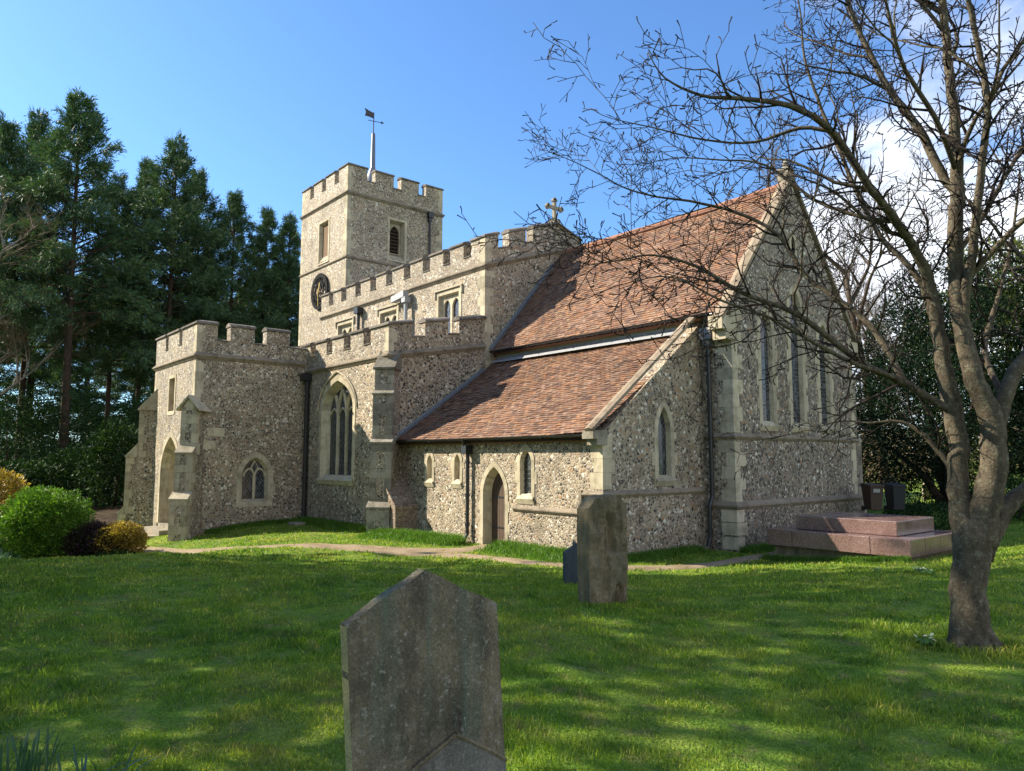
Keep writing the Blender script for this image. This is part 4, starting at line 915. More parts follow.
# ------------------------------------------------------------------ the bare tree in front
def branch(mb, p, d, Lg, r0, lvl, k, R_, twist=.22, up=.05):
    """one wandering branch with its side shoots; R_ = random"""
    n = max(2, int(Lg / (.13 if lvl < 3 else .05))); n = min(n, 9); pts = [p.copy()]; st = Lg / n; d = d.normalized()
    for i in range(n):
        d = (d + Vector((R_.gauss(0, twist), R_.gauss(0, twist), R_.gauss(0, twist) + up))).normalized(); pts.append(pts[-1] + d * st)
    rad = [max(.0028, r0 * (1 - {0: .72, 1: .62, 2: .42}.get(lvl, 0) * i / n)) for i in range(n + 1)]
    if lvl >= 3: rad[-1] = r0 * 1.7; rad[-2] = r0 * 1.25
    mb.tube(pts, rad, k, cap=lvl < 2)
    return pts, rad
def shoots(mb, pts, rad, lvl, R_, dens=1.0, start=.1, size=1.0, up=.05):
    L_ = [0]
    for a, b in zip(pts[:-1], pts[1:]): L_.append(L_[-1] + (b - a).length)
    tot = L_[-1]; sp = {1: .135, 2: .10, 3: .10}[lvl] / dens; s = tot * start + R_.random() * sp; side = R_.random() * 6
    while s < tot:
        i = next(j for j in range(len(L_) - 1) if L_[j + 1] >= s); f = (s - L_[i]) / max(1e-6, L_[i + 1] - L_[i]); p = pts[i].lerp(pts[i + 1], f); t = (pts[i + 1] - pts[i]).normalized(); r = rad[i] * (1 - f) + rad[i + 1] * f
        side += 2.4 + R_.gauss(0, .5); a = t.orthogonal().normalized(); b = t.cross(a); q = a * math.cos(side) + b * math.sin(side)
        ang = R(R_.uniform(32, 66)); d = t * math.cos(ang) + q * math.sin(ang)
        if lvl == 1: ln = R_.uniform(.3, .95) * (1.15 - .75 * s / tot) * size; rr = min(r * .65, .014) * R_.uniform(.7, 1)
        elif lvl == 2: ln = R_.uniform(.12, .42) * (1.1 - .5 * s / tot) * size; rr = min(r * .8, .0066)
        else: ln = R_.uniform(.03, .11) * size; rr = .0036
        rr = max(rr, .0036)
        c, cr = branch(mb, p, d, ln, rr, lvl, 4 if lvl == 1 else 3, R_, .26 if lvl < 3 else .2, up)
        if lvl < 3: shoots(mb, c, cr, lvl + 1, R_, dens, .12, size, up)
        s += sp * R_.uniform(.6, 1.5)
TB = Wd(971, 648, 6.4); TB.z = gz(TB.x, TB.y)
tree = thing('bare_tree', TB, 'leafless many-stemmed tree spreading over the lawn beside the church', 'tree')
def LP(l): return [Wd(a, b, c) for a, b, c, r in l], [r for a, b, c, r in l]
def smooth_path(l, n=4, rs=1.):
    P, r = LP(l); r = [q * rs for q in r]; q = catmull([(*p, rr) for p, rr in zip(P, r)], n); return [Vector(p[:3]) for p in q], [max(.003, p[3]) for p in q]
LIMBS = dict(
 trunk=[(974, 668, 6.4, .34), (972, 650, 6.4, .265), (970, 632, 6.4, .218), (968, 600, 6.4, .198), (970, 565, 6.4, .195), (974, 538, 6.4, .21), (976, 515, 6.4, .17)],
 left_stem=[(966, 560, 6.4, .12), (962, 520, 6.45, .125), (958, 480, 6.5, .115), (958, 440, 6.5, .11), (950, 400, 6.5, .105), (940, 345, 6.5, .085), (931, 287, 6.5, .07), (915, 250, 6.4, .055), (897, 222, 6.2, .05), (871, 189, 6.0, .045), (833, 132, 5.8, .038), (790, 106, 5.6, .03), (743, 99, 5.5, .024), (701, 95, 5.4, .016), (665, 78, 5.35, .009), (648, 52, 5.3, .005)],
 mid_stem=[(978, 545, 6.4, .16), (986, 500, 6.35, .145), (994, 455, 6.3, .13), (990, 415, 6.3, .12), (975, 380, 6.3, .10), (962, 330, 6.35, .09), (956, 280, 6.4, .082), (955, 230, 6.4, .078), (957, 190, 6.4, .07), (955, 130, 6.45, .058), (948, 60, 6.5, .048), (943, 0, 6.5, .042), (938, -60, 6.5, .034), (925, -140, 6.5, .018)],
 second_stem=[(961, 330, 6.35, .06), (967, 285, 6.3, .06), (976, 220, 6.2, .055), (981, 170, 6.1, .048), (987, 105, 6.0, .042), (979, 50, 6.0, .036), (968, 0, 5.95, .03), (955, -60, 5.9, .02), (950, -120, 5.9, .01)],
 right_limb=[(996, 440, 6.3, .07), (1004, 400, 6.3, .08), (1016, 372, 6.3, .075), (1042, 335, 6.3, .068), (1072, 270, 6.3, .056), (1092, 180, 6.3, .042), (1102, 90, 6.4, .025), (1110, 20, 6.4, .012)],
 low_right=[(983, 560, 6.4, .10), (1003, 514, 6.4, .105), (1024, 493, 6.4, .10), (1072, 455, 6.3, .085), (1130, 400, 6.2, .07), (1190, 330, 6.1, .055), (1230, 250, 6.0, .035), (1260, 160, 6, .012)],
 c=[(957, 195, 6.4, .05), (941, 172, 6.5, .055), (918, 128, 6.6, .05), (890, 90, 6.7, .043), (866, 47, 6.8, .036), (847, 0, 6.9, .03), (825, -50, 7, .02), (800, -100, 7, .01)],
 e=[(952, 412, 6.5, .06), (925, 395, 6.5, .055), (901, 381, 6.5, .053), (868, 367, 6.4, .048), (840, 346, 6.35, .042), (795, 313, 6.25, .034), (743, 293, 6.15, .028), (696, 266, 6.1, .02), (653, 255, 6.1, .014), (620, 260, 6.1, .010), (585, 264, 6.1, .006), (560, 250, 6.1, .0035)],
 f=[(905, 384, 6.5, .045), (888, 352, 6.6, .045), (871, 326, 6.7, .042), (842, 302, 6.85, .038), (805, 275, 7.0, .034), (781, 238, 7.1, .03), (748, 217, 7.2, .026), (701, 203, 7.3, .021), (658, 197, 7.35, .016), (625, 188, 7.4, .012), (601, 175, 7.4, .010), (570, 160, 7.45, .007), (545, 150, 7.5, .004)],
 g=[(940, 345, 6.5, .05), (925, 292, 6.6, .046), (905, 262, 6.7, .042), (880, 236, 6.8, .038), (858, 195, 6.9, .034), (842, 156, 7.0, .03), (822, 110, 7.1, .025), (805, 60, 7.15, .018), (800, 10, 7.2, .012), (790, -30, 7.2, .006)],
 h=[(958, 480, 6.5, .035), (945, 460, 6.55, .036), (926, 437, 6.6, .03), (907, 424, 6.65, .024), (890, 421, 6.7, .018), (868, 423, 6.8, .014), (840, 421, 6.9, .010), (800, 432, 7.0, .0075), (750, 441, 7.1, .005), (715, 439, 7.15, .003)],
 i=[(957, 255, 6.4, .035), (985, 212, 6.6, .036), (1010, 168, 6.8, .03), (1038, 118, 7.0, .022), (1060, 60, 7.2, .012)],
 j=[(956, 170, 6.4, .035), (935, 118, 6.1, .033), (905, 70, 5.9, .027), (890, 20, 5.7, .02), (880, -30, 5.6, .01)],
 k=[(901, 381, 6.5, .03), (880, 372, 6.3, .03), (850, 362, 6.0, .027), (815, 343, 5.8, .023), (770, 318, 5.6, .018), (720, 300, 5.5, .013), (672, 277, 5.4, .009), (628, 283, 5.35, .006), (600, 292, 5.3, .004)],
 l=[(833, 132, 5.8, .026), (800, 128, 5.9, .024), (755, 142, 6.0, .018), (705, 140, 6.0, .013), (655, 128, 6.0, .009), (610, 118, 6.0, .005), (590, 108, 6, .003)],
 m=[(895, 222, 6.25, .03), (860, 216, 6.4, .027), (815, 200, 6.6, .022), (765, 165, 6.7, .016), (720, 160, 6.8, .012), (675, 158, 6.9, .008), (640, 166, 6.9, .004)],
 n=[(943, 30, 6.5, .03), (915, -5, 6.4, .02), (890, -40, 6.3, .01)],
 o=[(987, 110, 6.0, .028), (1003, 70, 5.9, .026), (1024, 40, 5.8, .02), (1045, 0, 5.7, .012)],
 q=[(1004, 400, 6.3, .04), (985, 350, 6.7, .038), (1000, 290, 7.0, .03), (1012, 240, 7.1, .022), (1020, 170, 7.1, .014)])
Rt = random.Random(5); tk = MB(); cr = MB(); tw_ = MB()
for nme, l in LIMBS.items():
    P_, r_ = smooth_path(l, 4, {'trunk': .72, 'left_stem': .74, 'mid_stem': .80, 'low_right': .68, 'right_limb': .8, 'c': .74}.get(nme, .66))
    P_ = [p + Vector((Rt.gauss(0, 1), Rt.gauss(0, 1), Rt.gauss(0, 1))) * min(.006, .12 * r) for p, r in zip(P_, r_)]
    mbx = tk if nme in ('trunk', 'left_stem', 'mid_stem', 'second_stem', 'right_limb', 'low_right') else cr
    mbx.tube(P_, r_, 14 if nme == 'trunk' else 9)
    if nme != 'trunk':
        dens = {'h': .8}.get(nme, 1.0)
        if nme in ('left_stem', 'mid_stem', 'second_stem', 'right_limb', 'low_right'): st = .34
        else: st = .12
        shoots(tw_, P_, r_, 1, Rt, dens, st)
        # a few middling limbs that fork off and ramify
        n_ = {'mid_stem': 5, 'second_stem': 4, 'left_stem': 3, 'c': 4, 'right_limb': 4, 'low_right': 4, 'f': 4, 'e': 4, 'k': 3, 'g': 4, 'j': 3, 'i': 2, 'm': 2, 'l': 2, 'q': 2}.get(nme, 0)
        for q in range(n_):
            i = int(len(P_) * (.42 + .5 * (q + Rt.random() * .6) / n_)); i = min(i, len(P_) - 2)
            t = (P_[i + 1] - P_[i]).normalized(); a = t.orthogonal().normalized(); b = t.cross(a); th = Rt.random() * 6.28; d = t * .8 + (a * math.cos(th) + b * math.sin(th)) * .75 + ZZ * .12
            c, rr = branch(cr, P_[i], d, Rt.uniform(.8, 1.6), r_[i] * .55, 0, 6, Rt, .17, .03)
            shoots(tw_, c, rr, 1, Rt, 1.0, .1, .9)
for q in range(7):
    a = q * .9 + Rt.uniform(-.2, .2); d = Vector((math.cos(a), math.sin(a), 0)); L_ = Rt.uniform(.30, .48)
    pts = [TB + d * L_ * f + ZZ * h_ for f, h_ in ((.10, .22), (.28, .10), (.45, .02), (.62, -.04), (.8, -.12))]; tk.tube(pts, [.085, .07, .045, .03, .02], 8)
attach(tk.build('trunk', M['bark'], smooth=True), tree); attach(cr.build('limb', M['bark'], smooth=True), tree); attach(tw_.build('twig', M['twig'], smooth=True, fix=False), tree)
for o in tree.children: o.location = -Vector(tree.location)

# ------------------------------------------------------------------ foliage builders
def leaf_quads(P, D, size, wid, seed=0, spread=.6):
    """diamond leaves at points P (n,3) pointing roughly along D"""
    g = np.random.default_rng(seed); n = len(P); D = D + g.normal(0, spread, (n, 3)); D /= np.linalg.norm(D, axis=1)[:, None] + 1e-9
    U = np.cross(D, g.normal(0, 1, (n, 3))); U /= np.linalg.norm(U, axis=1)[:, None] + 1e-9
    s = size * g.uniform(.6, 1.3, n)[:, None]; w_ = wid * g.uniform(.6, 1.3, n)[:, None]
    V = np.stack([P, P + D * s * .5 + U * w_ * .5, P + D * s, P + D * s * .5 - U * w_ * .5], 1).reshape(-1, 3); F = np.arange(4 * n).reshape(n, 4); return V, F
def add_leaves(name, P, D, size, wid, mat, parent=None, seed=0, spread=.6):
    V, F = leaf_quads(np.asarray(P, float), np.asarray(D, float), size, wid, seed, spread); return np_mesh(name, V, F, mat, parent)
CON = [(.028, .068, .036), (.048, .105, .048), (.078, .14, .05), (.13, .18, .055)]
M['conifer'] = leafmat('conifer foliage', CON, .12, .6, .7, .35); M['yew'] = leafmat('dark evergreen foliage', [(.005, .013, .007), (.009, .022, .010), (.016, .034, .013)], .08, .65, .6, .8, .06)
M['bush'] = leafmat('bright shrub leaves', [(.04, .10, .012), (.09, .19, .018), (.19, .30, .035)], .3, .45, .5, 1.5)
M['golden'] = leafmat('golden shrub leaves', [(.16, .13, .03), (.38, .26, .045), (.24, .13, .04), (.66, .46, .08)], .25, .5, .6, 2)
M['purple'] = leafmat('dark purple shrub leaves', [(.022, .012, .016), (.05, .022, .025), (.03, .03, .02)], .1, .5, .5, 2)
M['olive'] = leafmat('olive shrub leaves', [(.05, .075, .02), (.10, .125, .03), (.16, .17, .045)], .25, .5, .7, .5)
M['grey_leaf'] = leafmat('grey-green leaves', [(.07, .13, .075), (.12, .20, .12), (.18, .27, .17)], .2, .4, .4, 2)
M['laurel'] = leafmat('laurel leaves', [(.010, .028, .009), (.022, .052, .015), (.05, .095, .025)], .12, .65, .7, .5, .08)
M['oakleaf'] = leafmat('wood leaves', [(.05, .09, .02), (.09, .14, .03), (.14, .18, .05)], .4, .5, .5, .5)
M['greytwig'] = plain('grey distant twigs', (.10, .085, .07), .9, 0, .1, .3)
M['brown_twig'] = leafmat('bare brown hedge', [(.12, .085, .05), (.20, .15, .09), (.27, .21, .13)], .1, .8, .6, .5)
M['tuft'] = leafmat('rank grass', [(.06, .14, .015), (.10, .21, .025), (.17, .27, .05)], .35, .45, .4, 2)
def conifer_data(seed, h=20., w_=4.2, bare=.18, n_limb=110):
    g = np.random.default_rng(seed); Pp = []; Dd = []; tb = MB(); Rr = random.Random(seed)
    lean = g.normal(0, .012, 2); tr = [Vector((lean[0] * z, lean[1] * z, z)) for z in np.linspace(-1, h * .97, 9)]; tb.tube(tr, [.30 * (1 - .9 * i / 8) + .02 for i in range(9)], 8)
    az = 0
    for i in range(n_limb):
        t = (i + g.random()) / n_limb; t = t ** .9; z = h * (bare + (1 - bare) * t); az += 2.399 + g.normal(0, .4)
        prof = (1 - t) ** .85 * (.55 + .45 * min(1, (t + .12) * 4)); Lg = max(.5, w_ * 1.25 * prof * g.uniform(.45, 1.4)); 
        rise = g.uniform(.0, .42) + .5 * t; droop = g.uniform(.15, .5) * (1 - t)
        dx, dy = math.cos(az), math.sin(az); m = 8
        limb = [Vector((dx * Lg * s + lean[0] * z, dy * Lg * s + lean[1] * z, z + Lg * (rise * s - droop * s * s))) for s in np.linspace(0, 1, 5)]
        if t < .8: tb.tube(limb, [.05 * (1 - .8 * k / 4) for k in range(5)], 4, cap=False)
        nc = int(5 + Lg * 4.2)
        for c in range(nc):
            s = g.uniform(.22, 1.0) ** .75; wdt = .34 * Lg * (1 - s * .55)
            o = np.array([dx * Lg * s + lean[0] * z, dy * Lg * s + lean[1] * z, z + Lg * (rise * s - droop * s * s)]) + np.array([-dy, dx, 0]) * g.normal(0, wdt * .55) + np.array([0, 0, g.normal(-.05, .16)])
            k = 30; Pp.append(o + g.normal(0, .17, (k, 3)) * np.array([1, 1, .6])); dd = np.array([dx, dy, rise - 2 * droop * s - .15]) + g.normal(0, .35, 3); Dd.append(np.repeat(dd[None], k, 0))
    return tb, np.concatenate(Pp), np.concatenate(Dd)
con_protos = []
for sd_, hh, ww, ba, nl in ((1, 20, 4.6, .42, 105), (2, 20, 4.2, .34, 110), (3, 20, 4.8, .30, 115), (4, 20, 4.8, .05, 125)):
    tb, P_, D_ = conifer_data(sd_, hh, ww, ba, nl); tm = tb.mesh('trunk', M['pinebark'], True)
    V, F = leaf_quads(P_, D_, .34, .055, sd_, .5); o = np_mesh('crown', V, F, M['conifer']); cm = o.data; bpy.data.objects.remove(o); con_protos.append((tm, cm))
def conifer(k, x, y, h, label, group='tall conifers beyond the churchyard', wx=1., rz=None, z=None):
    t = thing('conifer', (x, y, ground(x, y, False) - .2 if z is None else z), label, 'conifer', group, rz if rz is not None else random.random() * 6.28)
    for nme, me in zip(('trunk', 'crown'), con_protos[k]):
        o = bpy.data.objects.new(nme, me); COL.objects.link(o); o.parent = t
    s = h / 20; t.scale = (s * wx, s * wx, s); return t
def cpx(k, px, topy, depth, label, wx=1., **kw):
    p = Wd(px, topy, depth); z0 = ground(p.x, p.y, False) - .2; return conifer(k, p.x, p.y, p.z - z0, label, wx=wx, **kw)
LBL = ['conifer leftmost in the front row, cut by the left edge of the photo', 'conifer between the leftmost one and the tallest crown', 'tallest conifer at the left, with layered drooping boughs', 'short slim conifer filling the dip right of the tallest crown',
       'conifer whose top stands just left of the broad pointed one', 'broad pointed conifer rising straight above the porch', 'conifer just right of the broad pointed one, a little lower', 'ragged-topped conifer above the middle of the porch battlements', 'lower conifer above the right part of the porch battlements', 'conifer nearest to the tower on its left side']
for (k, px, ty, dp, wx), lb in zip([(0, 8, 130, 52, .70), (1, 40, 122, 55, .66), (0, 84, 104, 50, .80), (1, 120, 182, 57, .62), (0, 150, 167, 58, .60), (1, 177, 147, 56, .78), (2, 207, 178, 60, .62), (0, 236, 198, 61, .66), (2, 263, 212, 62, .66), (1, 291, 222, 62, .72)], LBL): cpx(k, px, ty, dp, lb, wx)
for px, ty, dp, lb in ((-30, 205, 84, 'shaded conifer far back at the left edge'), (40, 235, 88, 'full-skirted conifer behind the tallest one'), (95, 262, 90, 'full-skirted conifer behind the slim one'), (140, 285, 86, 'low shaded conifer behind the bare lower trunk'), (200, 262, 90, 'full-skirted conifer behind the porch battlements'), (245, 285, 70, 'low conifer glimpsed between porch merlons'), (285, 270, 74, 'low conifer in the gap beside the tower')):
    cpx(3, px, ty, dp, lb, 1.25, group='second row of conifers')
# the rest of the wood, out of the picture to the south-west, whose shade lies over the lawn
#@@SHADE
def lobes_cloud(lobes, n, seed, inner=.35, rough=.22, fr_=.9):
    """points near the surface of overlapping ellipsoids with a lumpy outline"""
    g = np.random.default_rng(seed); vol = np.array([l[3] * l[4] + l[4] * l[5] + l[3] * l[5] for l in lobes]); cnt = (n * vol / vol.sum()).astype(int); P = []; D = []
    for (x, y, z, a, b, c), m in zip(lobes, cnt):
        d = g.normal(0, 1, (m, 3)); d /= np.linalg.norm(d, axis=1)[:, None]
        ph = g.uniform(0, 6, 6); l = np.sin(d[:, 0] * 5 + ph[0]) * np.sin(d[:, 1] * 5 + ph[1]) + np.sin(d[:, 2] * 7 + ph[2]) * np.sin(d[:, 0] * 9 + ph[3]) * .7 + np.sin(d[:, 1] * 14 + ph[4]) * np.sin(d[:, 2] * 13 + ph[5]) * .5
        r = (1 - inner * g.random(m) ** 2) * (1 + rough * l * .5); p = d * r[:, None] * np.array([a, b, c]) + np.array([x, y, z]); k = p[:, 2] > -.1; P.append(p[k]); D.append((d + np.array([0, 0, .25]))[k])
    return np.concatenate(P), np.concatenate(D)
g_lobes = [(0, 0, 4.2, 3.6, 3.6, 2.6), (1, .6, 7, 3.7, 3.7, 3), (-.8, .5, 10, 3.6, 3.6, 3), (.4, -.9, 13, 3.5, 3.5, 3), (0, .4, 16, 3.2, 3.2, 2.8), (.2, 0, 18.4, 2.4, 2.4, 1.7)]
P_, D_ = lobes_cloud(g_lobes, 5000, 77, rough=.34); V, F = leaf_quads(P_, D_, .55, .26, 7, .8); o = np_mesh('crown', V, F, M['oakleaf']); wood_crown = o.data; bpy.data.objects.remove(o)
tb = MB(); tb.tube([(0, 0, -1), (.1, 0, 6), (0, .1, 12), (0, 0, 18)], [.4, .3, .2, .06], 8)
for q in range(7): a = q * 2.4; tb.tube([(0, 0, 3 + 2 * q), (1.6 * math.cos(a), 1.6 * math.sin(a), 4 + 2 * q), (2.9 * math.cos(a), 2.9 * math.sin(a), 4.6 + 2 * q)], [.12, .07, .02], 5)
wood_trunk = tb.mesh('trunk', M['pinebark'], True)
SH = [(-11.9, -7, 28, .8), (-11.0, -13, 28, .8), (-10.8, -19, 28, .8), (-10.6, -26, 28, .8), (-8.0, -5, 16, 1.0), (-7.6, -12, 20, .9), (-4.6, -4.5, 12.0, 1.1), (-1.0, -6, 12, 1.1), (3.5, -7, 11, 1.1), (9, -9, 12, 1.2)]
for i, (c_, y, h, wx) in enumerate(SH):       # c_: sideways offset from the line of the sun's shadows, so the wood's edge lies along the lit strip by the wall
    x = (c_ + .788 * y) / .616; t = thing('evergreen_oak', (x, y, ground(x, y, False) - .2), 'evergreen oak of the wood behind the camera, outside the picture', 'tree', 'trees shading the lawn', i * 1.3)
    for nme, me in (('trunk', wood_trunk), ('crown', wood_crown)): o = bpy.data.objects.new(nme, me); COL.objects.link(o); o.parent = t
    t.scale = (h / 20 * wx, h / 20 * wx, h / 20)

def shrub(name, x, y, lobes, n, size, wid, mat, label, cat='shrub', seed=1, group=None, stem=.05, foliage='foliage', z=None, rough=.22, hgt=None):
    t = thing(name, (x, y, gz(x, y) if z is None else z), label, cat, group); P, D = lobes_cloud(lobes, n, seed, rough=rough); add_leaves(foliage, P, D, size, wid, M[mat], t, seed, .7)
    mb = MB(); Rr = random.Random(seed)
    for l in lobes[:6]:
        q = Vector(l[:3]); mb.tube([Vector((Rr.gauss(0, .1), Rr.gauss(0, .1), -.3)), q * .5 + Vector((Rr.gauss(0, .1), Rr.gauss(0, .1), 0)), q], [stem * 1.5, stem, stem * .4], 6)
    o = mb.build('stem' if name != 'yew_tree' and 'tree' not in name else 'trunk', M['pinebark'], smooth=True); o.parent = t; return t
# dark yew and sunlit evergreen behind the bare tree
x, y = at(952, 27.5); Rr = random.Random(3)
lob = [(0, 0, 3.2, 3.6, 3.6, 3.0), (-1.6, -1.2, 2.2, 2.0, 2.2, 1.7), (1.0, .9, 5.4, 2.9, 2.9, 2.6), (-1.2, .8, 6.0, 2.0, 2.2, 2.2), (2.6, 2.0, 3.0, 2.8, 2.8, 2.6), (.2, -.5, 7.4, 1.8, 1.8, 1.8), (-2.3, 1.0, 4.0, 1.5, 1.7, 1.9), (1.6, 1.8, 7.6, 1.6, 1.6, 1.6), (0, -2.2, 3.6, 1.9, 1.7, 2.0)]
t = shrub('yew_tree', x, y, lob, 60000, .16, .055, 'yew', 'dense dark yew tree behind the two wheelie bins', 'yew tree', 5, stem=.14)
x, y = at(1040, 31); shrub('evergreen_tree', x, y, [(0, 0, 4.5, 4, 4, 4.2), (-1.8, -1.2, 6.8, 2.4, 2.4, 2.2), (1, .5, 8.6, 2.6, 2.6, 2.4), (-.8, -.6, 9.3, 1.8, 1.8, 1.6), (3, 2, 5, 3, 3, 4)], 42000, .20, .08, 'olive', 'sunlit olive-green tree rising over the yew at the right edge', 'tree', 6, stem=.15)
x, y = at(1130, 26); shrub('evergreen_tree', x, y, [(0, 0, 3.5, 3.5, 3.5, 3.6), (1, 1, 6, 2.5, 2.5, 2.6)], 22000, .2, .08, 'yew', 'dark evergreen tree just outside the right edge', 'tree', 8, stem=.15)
x, y = at(1015, 24); shrub('evergreen_shrub', x, y, [(0, 0, .5, 1.3, 1.3, .8), (1.3, .9, .6, 1.2, 1.2, .9)], 7000, .12, .05, 'laurel', 'low dark shrub at the foot of the yew, right of the bare tree trunk', 'shrub', 9)
x, y = at(925, 23.5); shrub('evergreen_shrub', x, y, [(0, 0, .35, 1.0, .9, .55), (-.8, .5, .3, .7, .7, .5)], 4500, .10, .05, 'laurel', 'low leafy shrub right of the black bin', 'shrub', 19)
# shrubs at the left
x, y = at(47, 22.0); shrub('round_shrub', x, y, [(0, 0, .95, 1.08, 1.08, .98), (-.38, -.3, 1.3, .66, .66, .62), (.42, .25, 1.0, .72, .72, .7), (-.8, -.15, .55, .66, .66, .55), (.2, -.9, .8, .55, .5, .5), (.6, -.5, .5, .45, .45, .45)], 40000, .085, .036, 'bush', 'rounded bright green shrub at the left edge of the lawn', 'shrub', 11, rough=.34)
x, y = at(93, 21.9); shrub('purple_shrub', x, y, [(0, 0, .46, .62, .62, .5), (.5, .3, .42, .45, .45, .42), (-.4, .2, .5, .45, .45, .42)], 8000, .08, .045, 'purple', 'dark purple shrub between the round green and the golden one', 'shrub', 12)
x, y = at(121, 22.0); shrub('golden_shrub', x, y, [(0, 0, .42, .82, .7, .48), (.35, .1, .62, .45, .45, .36), (-.45, 0, .35, .4, .4, .36)], 9000, .075, .045, 'golden', 'low golden-yellow shrub beside the porch steps', 'shrub', 13)
x, y = at(-4, 24.5); shrub('golden_shrub', x, y, [(0, 0, 1.5, .95, .95, .9), (.4, 0, 1.95, .55, .55, .5), (0, 0, .7, .9, .9, .8)], 8000, .10, .06, 'golden', 'taller yellow shrub at the very left edge behind the round one', 'shrub', 14)
for i, (px, dp, r, hh, m_) in enumerate([(-25, 34, 2.2, 2.4, 'laurel'), (25, 37, 2.4, 2.2, 'laurel'), (80, 40, 2.2, 2.6, 'laurel'), (118, 37, 1.8, 3.6, 'laurel'), (140, 48, 2.6, 5.4, 'laurel'), (62, 52, 3.6, 6.2, 'laurel'), (5, 50, 3.6, 6.4, 'laurel')]):
    x, y = at(px, dp); shrub('laurel', x, y, [(0, 0, hh * .5, r, r, hh * .55), (r * .4, -.3, hh * .8, r * .6, r * .6, hh * .35), (-r * .5, .2, hh * .6, r * .6, r * .6, hh * .4)], 9000, .2, .09, m_,
        ['laurel thicket at the left edge under the conifers', 'laurel behind the round green shrub', 'low laurel in front of the slim conifer', 'upright laurel left of the porch buttress with sunlit leaves', 'laurel in the shade behind the porch', 'deep-shaded laurel under the tallest conifer', 'deep-shaded laurel under the leftmost conifer'][i], 'laurel', 30 + i, 'laurels under the conifers', rough=.35)
x, y = at(4, 20.8); shrub('ground_ivy', x, y, [(0, 0, .05, .6, .5, .2), (-.8, .1, .1, .6, .6, .4)], 2500, .09, .06, 'grey_leaf', 'grey-green trailing plant below the round shrub', 'plant', 15, stem=.01)
x, y = at(118, 21.4); shrub('ivy', x, y, [(0, 0, .05, 1.1, .55, .2), (-1.3, -.4, .05, .9, .5, .2)], 5000, .07, .05, 'laurel', 'low dark ivy edging the bed below the golden shrub', 'plant', 16, stem=.01)

# far bare trees and hedge beyond the churchyard
def bare_proto(seed, h, k0=7, dens=.55):
    Rr = random.Random(seed); t_ = MB(); w_ = MB()
    P_ = [Vector((0, 0, -.5))]; d = Vector((0, 0, 1))
    for i in range(7): d = (d + Vector((Rr.gauss(0, .07), Rr.gauss(0, .07), .2))).normalized(); P_.append(P_[-1] + d * h * .11)
    t_.tube(P_, [h * .018 * (1 - .1 * i) for i in range(8)], 8)
    def rec(p, d, L_, r, lv):
        n = 4; pts = [p]; dd = d
        for i in range(n): dd = (dd + Vector((Rr.gauss(0, .15), Rr.gauss(0, .15), Rr.gauss(.07, .12)))).normalized(); pts.append(pts[-1] + dd * L_ / n)
        (t_ if lv < 2 else w_).tube(pts, [r * (1 - .2 * i) for i in range(n + 1)], 5 if lv < 2 else 3, cap=False)
        if lv < 4:
            for q in range((5, 5, 5, 4)[lv]):
                f = Rr.uniform(.25, 1); i = min(n - 1, int(f * n)); o = pts[i].lerp(pts[i + 1], f * n - i); a = dd.orthogonal().normalized(); b = dd.cross(a); th = Rr.random() * 6.28; e = (dd * .8 + (a * math.cos(th) + b * math.sin(th)) * .7)
                rec(o, e.normalized(), L_ * Rr.uniform(.45, .68), r * .5, lv + 1)
    for q in range(k0 + 2):
        i = 2 + q % 6; a = q * 2.4; rec(P_[min(i, 7)], Vector((math.cos(a), math.sin(a), 1.0)).normalized(), h * Rr.uniform(.28, .40), h * .008, 0)
    return t_, w_
bp = []
for sd_ in (21, 22):
    a, b = bare_proto(sd_, 12); bp.append((a.mesh('trunk', M['palebark'] if sd_ == 21 else M['pinebark'], True), b.mesh('crown', M['brown_twig'] if sd_ == 21 else M['greytwig'], False, False)))
def far_tree(k, px, topy, depth, label, group='bare trees beyond the churchyard'):
    p = Wd(px, topy, depth); z0 = ground(p.x, p.y, False); t = thing('bare_tree', (p.x, p.y, z0), label, 'tree', group, random.random() * 6)
    for nme, me in zip(('trunk', 'crown'), bp[k]): o = bpy.data.objects.new(nme, me); COL.objects.link(o); o.parent = t
    s = (p.z - z0) / 11.5; t.scale = (s, s, s)
for k, px, ty, dp, lb in ((0, -14, 232, 47, 'pale leafless tree at the left edge in front of the conifers'), (1, 872, 205, 52, 'distant leafless tree seen just right of the chancel gable'), (0, 862, 330, 70, 'small pale distant tree in the gap between chancel and yew'),
                          (1, 850, 250, 62, 'faint leafless tree touching the chancel gable verge'), (0, 882, 370, 55, 'small leafless tree above the brown wheelie bin')): far_tree(k, px, ty, dp, lb)
for i, (px, dp, r, hh) in enumerate([(860, 62, 5, 4.2), (905, 66, 6, 4.5), (980, 60, 6, 5), (1060, 62, 6, 5), (800, 75, 7, 5)]):
    x, y = at(px, dp); shrub('hedge', x, y, [(0, 0, hh * .45, r, 2, hh * .5), (r * .6, .5, hh * .5, r * .6, 2, hh * .45)], 6000, .35, .12, 'brown_twig', ['tan leafless hedge seen between the chancel corner and the yew', 'tan leafless hedge behind the black bin', 'leafless hedge behind the trunk of the bare tree', 'leafless hedge beyond the right edge', 'leafless hedge hidden behind the chancel'][i], 'hedge', 60 + i, 'hedges beyond the churchyard', z=.5)

